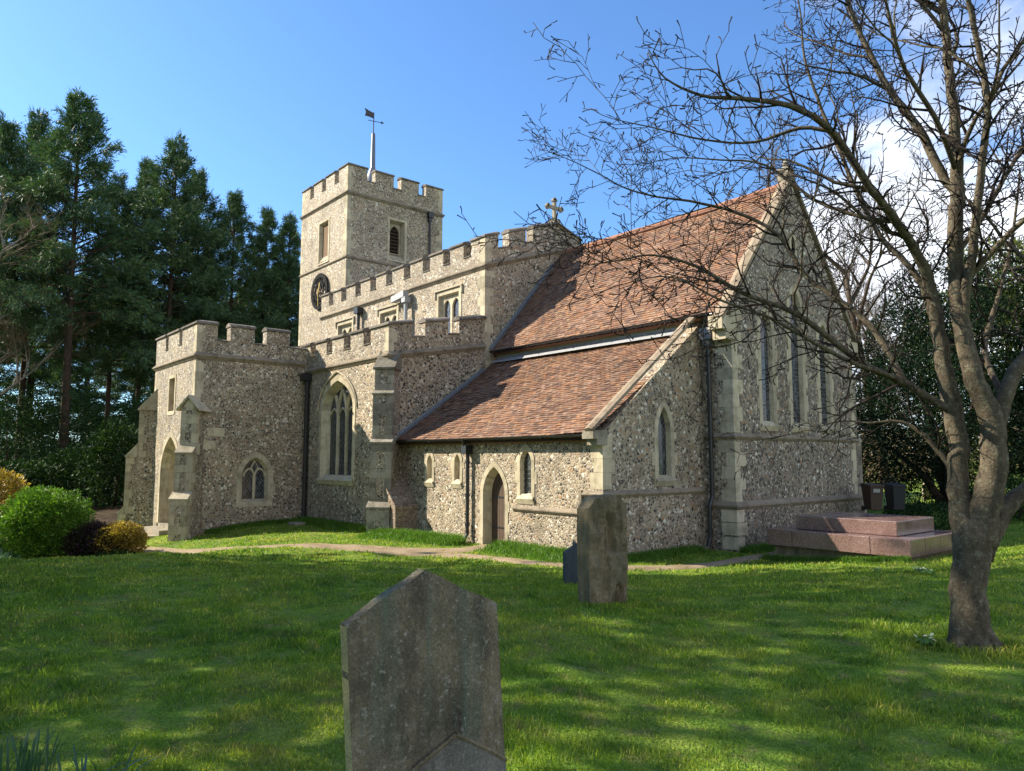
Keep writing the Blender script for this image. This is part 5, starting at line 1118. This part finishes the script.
# ------------------------------------------------------------------ gravestones
def stone_slab(name, Lp, Rp, top, T, mat, parent, base=-.5, nu=26, nv=34, rough=.006, front=None, wfn=None, lean=0.):
    """upright slab between ground points Lp and Rp (left, right); top(u)->height, front(u,z)->extra relief"""
    ax = Vector((Rp.x - Lp.x, Rp.y - Lp.y, 0)); W_ = ax.length; ax.normalize(); nr = Vector((ax.y, -ax.x, 0)); c = (Lp + Rp) / 2
    V = []; F = []
    for side in (0, 1):
        for j in range(nv + 1):
            for i in range(nu + 1):
                u = -1 + 2 * i / nu; z = base + (top(u) - base) * j / nv; x = u * W_ / 2 * (wfn(u, z) if wfn else 1); edge = 1 - max(abs(u) ** 18, (j / nv) ** 30)
                q = rough * (noise.noise((x * 7, z * 7, 3 + side)) + .5 * noise.noise((x * 22, z * 22, 8)))
                d = (T / 2 - .006 * (1 - edge) + q * edge + ((front(u, z) if front and side == 0 else 0))) * (1 if side == 0 else -1)
                V.append(tuple(Vector((c.x, c.y, 0)) + ax * (x + lean * (top(1) - z)) + nr * d + ZZ * (c.z + z)))
    n1 = nu + 1; o = n1 * (nv + 1)
    for j in range(nv):
        for i in range(nu): a = j * n1 + i; F.append((a, a + 1, a + n1 + 1, a + n1)); F.append((o + a, o + a + n1, o + a + n1 + 1, o + a + 1))
        a = j * n1; F.append((a, a + n1, o + a + n1, o + a)); a += nu; F.append((a, o + a, o + a + n1, a + n1))
    for i in range(nu): a = nv * n1 + i; F.append((a, a + 1, o + a + 1, o + a))
    mb = MB(); mb.add(V, F); ob = mb.build(name, mat); return ob
def gravemat(name, ramp, green=.5, speck=.5, edge=None):
    m = NM(name); st = m.noise(1.6, 7, .68, scaled(m, (4.5, 4.5, .8))); n = m.noise(4, 7, .65); fine = m.noise(90, 3, .7)
    c = m.ramp(m.math('ADD', m.math('MULTIPLY', st.outputs[0], .6), m.math('MULTIPLY', n.outputs[0], .4)), ramp)
    gst = m.noise(1.1, 6, .7, scaled(m, (6, 6, .7))); c = m.mix(m.math('MULTIPLY', m.ramp(gst.outputs[0], [(.50, (0,) * 3), (.74, (1,) * 3)]), green), c, (.11, .15, .11))
    l2 = m.noise(8, 8, .85); c = m.mix(m.math('MULTIPLY', m.ramp(l2.outputs[0], [(.57, (0,) * 3), (.62, (1,) * 3)]), speck * .7), c, (.22, .205, .16))
    li = m.noise(34, 6, .8); c = m.mix(m.math('MULTIPLY', m.ramp(li.outputs[0], [(.57, (0,) * 3), (.63, (1,) * 3)]), speck), c, (.34, .33, .28))
    c = m.mix(.6, c, m.ramp(fine.outputs[0], [(.35, (.5,) * 3), (.65, (1.35,) * 3)]), 'MULTIPLY'); m.bump(m.math('ADD', li.outputs[0], fine.outputs[0]), .7, .006)
    return m.fin(c, .9, .15)
M['grave1'] = gravemat('mossy dark sandstone', [(.33, (.045, .040, .030)), (.45, (.11, .095, .065)), (.55, (.19, .155, .10)), (.67, (.26, .22, .15))], .95, .75)
M['grave1b'] = gravemat('scaled grey sandstone', [(.33, (.07, .068, .06)), (.5, (.15, .14, .115)), (.66, (.25, .235, .20))], .5, .5)
M['grave2'] = gravemat('brown weathered stone', [(.35, (.07, .058, .034)), (.5, (.165, .135, .08)), (.65, (.28, .22, .13))], .3, .3)
M['slate'] = gravemat('blue-grey slate', [(.35, (.035, .045, .055)), (.6, (.07, .085, .095))], .2, .2)
M['edge'] = gravemat('lichened edge with painted skylight', [(.35, (.28, .24, .12)), (.6, (.5, .43, .22))], .1, .5)  # lichen yellow, raised further: west sky light painted into the edge colour
# pointed stone in the foreground
Lp = Wd(343.4, 623.4, 3.07); Rp = Wd(493, 602.6, 3.52); zb = gz((Lp.x + Rp.x) / 2, (Lp.y + Rp.y) / 2); Lz = (Lp.z + Rp.z) / 2; Ap = Wd(419, 568.7, 3.3).z
Lp.z = Rp.z = zb; t = thing('gravestone', ((Lp.x + Rp.x) / 2, (Lp.y + Rp.y) / 2, zb), 'large dark gravestone with a pointed top in the foreground, green stains down its face', 'gravestone', 'old upright gravestones')
topf = lambda u: (Lz - zb) + (Ap - Lz) * (1 - abs(u)) + .004 * math.sin(u * 9)
o = stone_slab('slab', Lp, Rp, topf, .07, M['grave1'], t, nu=44, nv=60, rough=.006, lean=.07, wfn=lambda u, z: 1 + .006 * noise.noise((z * 9, u, 3)) + .004 * noise.noise((z * 31, u, 5))); attach(o, t)
ax = (Rp - Lp).normalized(); nr = Vector((ax.y, -ax.x, 0)); W_ = (Rp - Lp).length; c_ = (Lp + Rp) / 2
def onface(u, z, d): return tuple(c_ + ax * (u * W_ / 2 + .07 * (topf(1) - z)) + nr * d + ZZ * z)
def facez(px, py, u):      # height on the face at fraction u seen at pixel row
    p = c_ + ax * u * W_ / 2; dep = (p - Vector((0, 0, H))).dot(FH); return Wd(px, py, dep).z - zb
zk = facez(444, 735, .28); zl = facez(401, 769, -.28); zr = facez(486, 752, .82)
g_ = [(-1.0, zl - .20), (-.28, zl), (.28, zk), (.80, zr), (1.0, zr - .05)]
mb = MB(); low = -.3; n_ = len(g_)
vs = [onface(u, z, .052) for u, z in g_] + [onface(u, low, .052) for u, z in g_] + [onface(u, z + .012, .030) for u, z in g_]
vs = [onface(max(-.97, min(.97, u)), z, .050) for u, z in g_] + [onface(max(-.97, min(.97, u)), low, .050) for u, z in g_] + [onface(max(-.975, min(.975, u)), z + .014, .030) for u, z in g_]
mb.add(vs, [(i, i + 1, n_ + i + 1, n_ + i) for i in range(n_ - 1)] + [(2 * n_ + i, 2 * n_ + i + 1, i + 1, i) for i in range(n_ - 1)], 0); pn = mb.build('carved_panel', M['grave1b'], t)
mb = MB()
for (ua, za_), (ub, zb_) in zip(g_[:-1], g_[1:]): mb.tube([onface(max(-.97, min(.97, ua)), za_ + .006, .046), onface(max(-.97, min(.97, ub)), zb_ + .006, .046)], .011, 6)
mb.build('moulding', M['grave2'], t)
mb = MB(); edge_p = [Lp + Vector((0, 0, z)) for z in (0, 0)]
e0 = [onface(-1.003, z, d) for z in (-.4, Lz - zb - .01) for d in (-.032, .030)]; mb.add(e0, [(0, 1, 3, 2)]); 
mb.build('edge', M['edge'], t)
# tall brown stone with an eroded niche
Lp = Wd(583, 606, 8.46); Rp = Wd(622.5, 600, 8.85); z0 = (gz(Lp.x, Lp.y) + gz(Rp.x, Rp.y)) / 2; Lp.z = Rp.z = z0; Tz = Wd(603, 495, 8.66).z - z0
t = thing('gravestone', ((Lp.x + Rp.x) / 2, (Lp.y + Rp.y) / 2, z0), 'tall brown gravestone with an eroded hollow down its face, before the vestry corner', 'gravestone', 'old upright gravestones')
def topf(u): return Tz - .10 * max(0, abs(u) - .62) / .38 - .04 * (u < -.3) * abs(u) + .015 * noise.noise((u * 4, 1, 2))
def niche(u, z):
    e = abs(u - .10 - .16 * noise.noise((z * 3, 2, 1))) - (.20 + .10 * noise.noise((z * 5, 7, 1)))
    a = sm(.5 - e / .16) * sm((z - .52) / .12) * sm((1.06 - z) / .15)
    low = sm(.5 - (abs(u - .28) - .34) / .12) * sm((.60 - z) / .08) * sm((z - .06) / .08); pit = sm(.5 - (math.hypot((u - .45) / .32, (z - .10) / .11) - 1) / .4)
    return -.085 * a + .035 * low - .06 * pit + .03 * noise.noise((u * 4, z * 6, 4))
o = stone_slab('slab', Lp, Rp, topf, .20, M['grave2'], t, nu=70, nv=110, rough=.022, front=niche, wfn=lambda u, z: .93 + .06 * math.sin(z * 2.2)); attach(o, t)
# small slate stone leaning beside it
Lp = Wd(564, 583, 10.98); Rp = Wd(580.5, 583, 11.1); z0 = gz(Lp.x, Lp.y); Lp.z = Rp.z = z0; Tz = Wd(573, 542, 11).z - z0
t = thing('gravestone', ((Lp.x + Rp.x) / 2, (Lp.y + Rp.y) / 2, z0), 'small blue-grey slate gravestone just left of the tall brown one', 'gravestone', 'old upright gravestones')
o = stone_slab('slab', Lp, Rp, lambda u: Tz - .12 * (1 - u) * .6 * (u < .2) - .35 * max(0, u - .2) ** 2, .07, M['slate'], t, nu=16, nv=20); attach(o, t)
# far gravestones beyond the bins
for px, py, dp, w__, hh, lb in ((868, 476, 30, .55, 1.1, 'grey gravestone beyond the bins, nearest to the chancel corner'), (893, 478, 33, .5, 1.0, 'grey gravestone seen above the black bin'), (928, 480, 31, .5, .8, 'small gravestone in the gap under the yew')):
    p = Wd(px, py, dp); z0 = ground(p.x, p.y, False); a = Vector((p.x, p.y, z0)) - RT * w__ / 2; b = Vector((p.x, p.y, z0)) + RT * w__ / 2; t = thing('gravestone', (p.x, p.y, z0), lb, 'gravestone', 'gravestones beyond the bins')
    o = stone_slab('slab', a, b, lambda u: hh - .25 * u * u, .1, M['lime_grey'], t, nu=12, nv=12); attach(o, t)
# stepped granite tomb
def granite_block(name, c, parent, bev=.012):
    mb = MB(); mb.box(*c); o = mb.build(name, M['granite'], parent); b = o.modifiers.new('b', 'BEVEL'); b.width = bev; b.segments = 2; return o
gx0, gx1, gy0, gy1 = -9.45, -6.30, 15.62, 18.3
zt0 = Wd(929, 540, Vector((gx1, gy0, 0)).dot(FH)).z; 
t = thing('tomb', ((gx0 + gx1) / 2, (gy0 + gy1) / 2, zt0 - .36), 'low stepped tomb of polished red granite beside the chancel wall', 'tomb')
xs_ = [gx0, gx0 + .62, gx0 + 2.35, gx1]
for a, b in zip(xs_[:-1], xs_[1:]): granite_block('kerb_block', ((a + .003, gy0, zt0 - .36), (b - .003, gy0 + .7, zt0)), t)
ys_ = [gy0 + .705, gy0 + 1.5, gy1]
for a, b in zip(ys_[:-1], ys_[1:]):
    granite_block('kerb_block', ((gx0, a, zt0 - .36), (gx0 + .7, b - .006, zt0)), t); granite_block('kerb_block', ((gx1 - .7, a, zt0 - .36), (gx1, b - .006, zt0)), t)
u0 = zt0 + .003; granite_block('ledger', ((gx0 + .5, gy0 + .42, u0), (gx1 - .42, gy1 - .35, u0 + .31)), t, .02)
mb = MB(); mb.box((gx0 + .12, gy0 + .14, zt0 - .7), (gx1 - .14, gy1 - .12, zt0 - .362)); mb.build('footing', M['grave2'], t)
# ------------------------------------------------------------------ wheelie bins
M['bin_brown'] = plain('brown plastic', (.055, .032, .022), .5, 0, .4, .15); M['bin_black'] = plain('black plastic', (.016, .017, .020), .45, 0, .4, .15); M['bin_label'] = plain('faded sticker', (.28, .27, .24), .6, 0, .3, .2)
def wheelie(px, dp, mat, label, sticker):
    p = Wd(px, 483, dp); z0 = p.z - 1.06; t = thing('wheelie_bin', (p.x, p.y, p.z - .81), label, 'wheelie bin', 'wheelie bins beyond the tomb', YAW + R(4)); t.scale = (.76, .76, .76)
    def loc(o): o.parent = t
    mb = MB(); a, b = .215, .29; lv = [(0.06, .205, .23), (.5, .235, .28), (.93, .262, .33)]
    V = []
    for z, hx, hy in lv: V += [(-hx, -hy, z), (hx, -hy, z), (hx, hy, z), (-hx, hy, z)]
    mb.add(V, [(0, 3, 2, 1), (0, 1, 5, 4), (1, 2, 6, 5), (2, 3, 7, 6), (3, 0, 4, 7), (4, 5, 9, 8), (5, 6, 10, 9), (6, 7, 11, 10), (7, 4, 8, 11)])
    mb.box((-.285, -.35, .915), (.285, .35, .955)); o = mb.build('body', mat); loc(o); bv = o.modifiers.new('b', 'BEVEL'); bv.width = .015; bv.segments = 2
    mb = MB(); V = [(-.29, -.37, .958), (.29, -.37, .958), (.29, .36, .958), (-.29, .36, .958), (-.28, -.36, 1.0), (.28, -.36, 1.0), (.27, .33, 1.06), (-.27, .33, 1.06)]
    mb.add(V, [(0, 3, 2, 1), (4, 5, 6, 7), (0, 1, 5, 4), (1, 2, 6, 5), (2, 3, 7, 6), (3, 0, 4, 7)]); o = mb.build('lid', mat); loc(o); bv = o.modifiers.new('b', 'BEVEL'); bv.width = .02; bv.segments = 2
    mb = MB(); mb.tube([(-.24, .40, 1.0), (.24, .40, 1.0)], .016, 8); o = mb.build('handle', mat); loc(o)
    for s in (-1, 1):
        mb = MB(); mb.tube([(s * .20, .30, .10), (s * .25, .30, .10)], .10, 16); o = mb.build('wheel', M['black']); loc(o)
    if sticker:
        mb = MB(); V = [(-.16, -.338, .72), (.10, -.338, .72), (.10, -.352, .86), (-.16, -.352, .86)]; mb.add(V, [(0, 1, 2, 3)]); o = mb.build('sticker', M['bin_label']); loc(o)
wheelie(872, 21.5, M['bin_brown'], 'dark brown wheelie bin with a pale sticker, left of the pair', True); wheelie(894.5, 21.8, M['bin_black'], 'black wheelie bin, right of the pair, in front of the yew', False)
# ------------------------------------------------------------------ grass
def footprint(x, y, m=.05):
    k = np.zeros(len(x), bool)
    for a, b, c, d in FOOT[:5]: k |= (x > a - m) & (x < c + m) & (y > b - m) & (y < d + m)
    k |= (x > gx0) & (x < gx1) & (y > gy0) & (y < gy1); return k
def blades(name, x, y, h, w_, mat, label, cat, seed, bend=.5, z=None):
    g = np.random.default_rng(seed); n = len(x); z = (bil(GZ, x, y) if z is None else z) - .006; a = g.uniform(0, 6.283, n); b = g.uniform(0, 6.283, n); lean = h * bend * g.uniform(.1, 1.2, n)
    ux, uy = np.cos(a) * w_ / 2, np.sin(a) * w_ / 2; lx, ly = np.cos(b) * lean, np.sin(b) * lean
    V = np.empty((n, 5, 3)); V[:, 0] = np.stack([x - ux, y - uy, z], 1); V[:, 1] = np.stack([x + ux, y + uy, z], 1); V[:, 2] = np.stack([x + ux * .8 + lx * .35, y + uy * .8 + ly * .35, z + h * .55], 1)
    V[:, 3] = np.stack([x - ux * .8 + lx * .35, y - uy * .8 + ly * .35, z + h * .55], 1); V[:, 4] = np.stack([x + lx, y + ly, z + h * (1 - .25 * bend)], 1)
    i = (np.arange(n) * 5)[:, None]; Fq = np.concatenate([i + np.array([[0, 1, 2]]), i + np.array([[0, 2, 3]]), i + np.array([[3, 2, 4]])], 0)
    o = np_mesh(name, V.reshape(-1, 3), Fq, mat); tag(o, label, cat, kind='stuff'); return o
g = np.random.default_rng(3); NB = 520000
r = 1.6 * (34 / 1.6) ** (g.random(NB) ** .80); th = YAW + g.uniform(-R(44), R(44), NB); gx, gy = -np.sin(th) * r, np.cos(th) * r
pd = bil(PD, gx, gy); k = (~footprint(gx, gy, .0)) & ((pd > .02) | (g.random(NB) < .25 * (pd > -.3))) & (gx > GX0 + 1) & (gy < GY1 - 1)
gx, gy, r, pd = gx[k], gy[k], r[k], pd[k]
worn = np.array([noise.noise((a * 1.9, b * 1.9, 14)) + .5 * noise.noise((a * 6, b * 6, 2)) for a, b in zip(gx, gy)]); k = (worn < .42) | (g.random(len(gx)) < .3); gx, gy, r, pd = gx[k], gy[k], r[k], pd[k]
pat = np.array([noise.noise((a * .9, b * .9, 4)) for a, b in zip(gx[::1], gy[::1])])
pt2 = np.array([noise.noise((a * 3.1, b * 3.1, 9)) for a, b in zip(gx, gy)])
hh = (.020 + .030 * g.random(len(gx))) * (1 + .8 * pat + .9 * np.clip(pt2, -.5, 1)) * np.clip(.8 + r / 26, .8, 1.5); ww = np.clip(.0011 * r, .0036, .02) * g.uniform(.7, 1.3, len(gx))
blades('grass', gx, gy, np.clip(hh, .014, .13), ww, M['blade'], 'short mown grass of the churchyard lawn', 'grass', 4, .75)
# rank grass and weeds along the foot of the walls
tx = []; ty = []; tl = []
def strip(x0, y0, x1, y1, wd_, n, h0, h1):
    t_ = g.random(n); c = np.floor(g.random(n) * 26) / 26; t_ = np.where(g.random(n) < .75, c + g.normal(0, .012, n), t_); dx, dy = x1 - x0, y1 - y0; L_ = math.hypot(dx, dy)
    o_ = np.abs(g.normal(0, wd_, n)); x = x0 + dx * t_ + dy / L_ * o_; y = y0 + dy * t_ - dx / L_ * o_; tx.append(x); ty.append(y); tl.append(g.uniform(h0, h1, n) * np.clip(1.2 - o_ / wd_ * .3, .3, 1.2))
strip(-25.9, 11.82, -20.9, 11.82, .30, 9000, .10, .32); strip(-19.9, 11.5, -16.5, 12.2, .38, 9000, .12, .36); strip(-14.9, 12.25, -11.6, 12.25, .38, 7000, .10, .34); strip(-25.95, 8.4, -25.95, 11.7, .22, 4500, .08, .22)
strip(-11.45, 12.4, -11.45, 16.1, .2, 5000, .06, .24); strip(-11.3, 16.18, -10.6, 16.18, .2, 1200, .1, .34); strip(-10.55, 16.3, -10.55, 22.5, .2, 5000, .08, .25)
strip(gx0, gy0, gx1, gy0, .10, 4200, .08, .20); strip(-16.6, 12.0, -16.2, 12.0, .15, 900, .1, .3)
X_ = np.concatenate(tx); Y_ = np.concatenate(ty); L2 = np.concatenate(tl); k = ~footprint(X_, Y_, .01); X_, Y_, L2 = X_[k], Y_[k], L2[k]
blades('rank_grass', X_, Y_, L2, .016 * g.uniform(.6, 1.3, len(X_)), M['tuft'], 'rank bright grass and weeds along the foot of the church walls', 'grass', 7, .9)
# collars of longer grass round stones and trunk
cxs = []; cys = []; ch = []
for cx0, cy0, rr, n, h0 in ((TB.x, TB.y, .30, 1500, .13), (-5.95, 6.4, .36, 1200, .10), (-7.85, 7.75, .2, 500, .1)):
    a = g.uniform(0, 6.28, n); q = rr * (1 + np.abs(g.normal(0, .35, n))); cxs.append(cx0 + np.cos(a) * q); cys.append(cy0 + np.sin(a) * q); ch.append(g.uniform(.04, h0, n))
blades('long_grass', np.concatenate(cxs), np.concatenate(cys), np.concatenate(ch), np.full(sum(map(len, cxs)), .007), M['blade'], 'longer grass left round the gravestones and the tree foot', 'grass', 9, .8)
# ------------------------------------------------------------------ daffodil leaves and primroses
M['daff'] = leafmat('daffodil leaves', [(.03, .075, .04), (.05, .11, .06), (.09, .16, .09)], .25, .4, .3, 3); M['petal'] = leafmat('pale yellow petals', [(.75, .72, .42), (.85, .82, .60)], .3, .5, .1, 3); M['prim'] = leafmat('primrose leaves', [(.05, .12, .02), (.09, .18, .035)], .3, .5, .3, 3)
def strap_clump(px, py, dp, n, h0, h1, spread, label, seed, lean=.4):
    x, y = at(px, dp, py); z = gz(x, y); t = thing('daffodil_clump', (x, y, z), label, 'daffodil clump', 'flowerless daffodil clumps'); Rr = random.Random(seed)
    for i in range(n):
        mb = MB(); a = Rr.random() * 6.28; q = Rr.random() ** .5 * spread; p = Vector((math.cos(a) * q, math.sin(a) * q, -.03)); b = a + Rr.gauss(0, .8); d = Vector((math.cos(b), math.sin(b), 0)); h = Rr.uniform(h0, h1); w_ = .0055; s = Vector((-d.y, d.x, 0)); k_ = Rr.uniform(.1, 1) * lean
        pts = [p + d * (h * k_ * f ** 2.2) + ZZ * (h * (f - .45 * k_ * f ** 3)) for f in (0, .2, .4, .6, .8, .92, 1)]
        V = []; 
        for j, c in enumerate(pts):
            ww_ = w_ * (1 if j < 5 else (.75 if j == 5 else .15)); V += [tuple(c - s * ww_), tuple(c + d * .0015), tuple(c + s * ww_)]
        mb.add(V, [f for j in range(6) for f in ((3 * j, 3 * j + 1, 3 * j + 4, 3 * j + 3), (3 * j + 1, 3 * j + 2, 3 * j + 5, 3 * j + 4))]); o = mb.build('leaf', M['daff'], fix=False); o.parent = t
strap_clump(22, 775, 3.75, 48, .24, .36, .15, 'upright clump of daffodil leaves at the bottom left corner', 1, .45); strap_clump(92, 780, 3.6, 30, .2, .32, .13, 'lower arching clump of daffodil leaves right of the corner one', 2, 1.1)
def primrose(px, py, dp, label, nf, seed, sc=1.0):
    x, y = at(px, dp, py); z = gz(x, y); t = thing('primrose', (x, y, z), label, 'primrose', 'primroses in the lawn'); Rr = random.Random(seed); mb = MB()
    for i in range(12):
        a = i * 2.4; d = Vector((math.cos(a), math.sin(a), 0)); s = Vector((-d.y, d.x, 0)); L_ = Rr.uniform(.07, .12) * sc
        mb.add([tuple(d * L_ * f + s * w_ * L_ + ZZ * (.015 + L_ * .5 * math.sin(f * 2.6))) for f, w_ in ((.1, 0), (.5, .22), (1, .12), (1, -.12), (.5, -.22))], [(0, 1, 2, 3, 4)])
    mb.build('leaf_rosette', M['prim'], fix=False).parent = t
    for i in range(nf):
        fl = MB(); a = Rr.random() * 6.28; q = Rr.random() ** .5 * .09 * sc; c = Vector((math.cos(a) * q, math.sin(a) * q, Rr.uniform(.07, .11))); 
        tl_ = Vector((Rr.gauss(0, .4), Rr.gauss(0, .4), 1)).normalized(); u = tl_.orthogonal().normalized(); v = tl_.cross(u)
        for j in range(5):
            b0 = j * 1.2566; V = [c] + [c + (u * math.cos(b0 + e) + v * math.sin(b0 + e)) * rr for e, rr in ((-.5, .011), (-.25, .018), (0, .016), (.25, .018), (.5, .011))]; fl.add([tuple(p) for p in V], [tuple(range(6))])
        fl.build('flower', M['petal'], fix=False).parent = t
primrose(926, 647, 6.35, 'pale primrose in flower left of the tree foot', 9, 1); primrose(921, 566, 11.5, 'pale primroses in the grass in front of the tomb corner', 9, 2, 1.3); primrose(929, 570, 11.2, 'small primrose tuft between the tomb and the tree', 6, 3, 1.1); primrose(876, 560, 12.6, 'small primrose close to the front of the tomb', 5, 4)
# flat stone in the grass by the aisle wall
mb = MB(); x, y = -24.4, 10.9; mb.box((x - .28, y - .2, gz(x, y) - .05), (x + .28, y + .2, gz(x, y) + .10)); o = mb.build('loose_stone', M['lime_grey']); tag(o, 'small pale squared stone lying in the grass by the aisle wall', 'stone'); b_ = o.modifiers.new('b', 'BEVEL'); b_.width = .03; b_.segments = 2
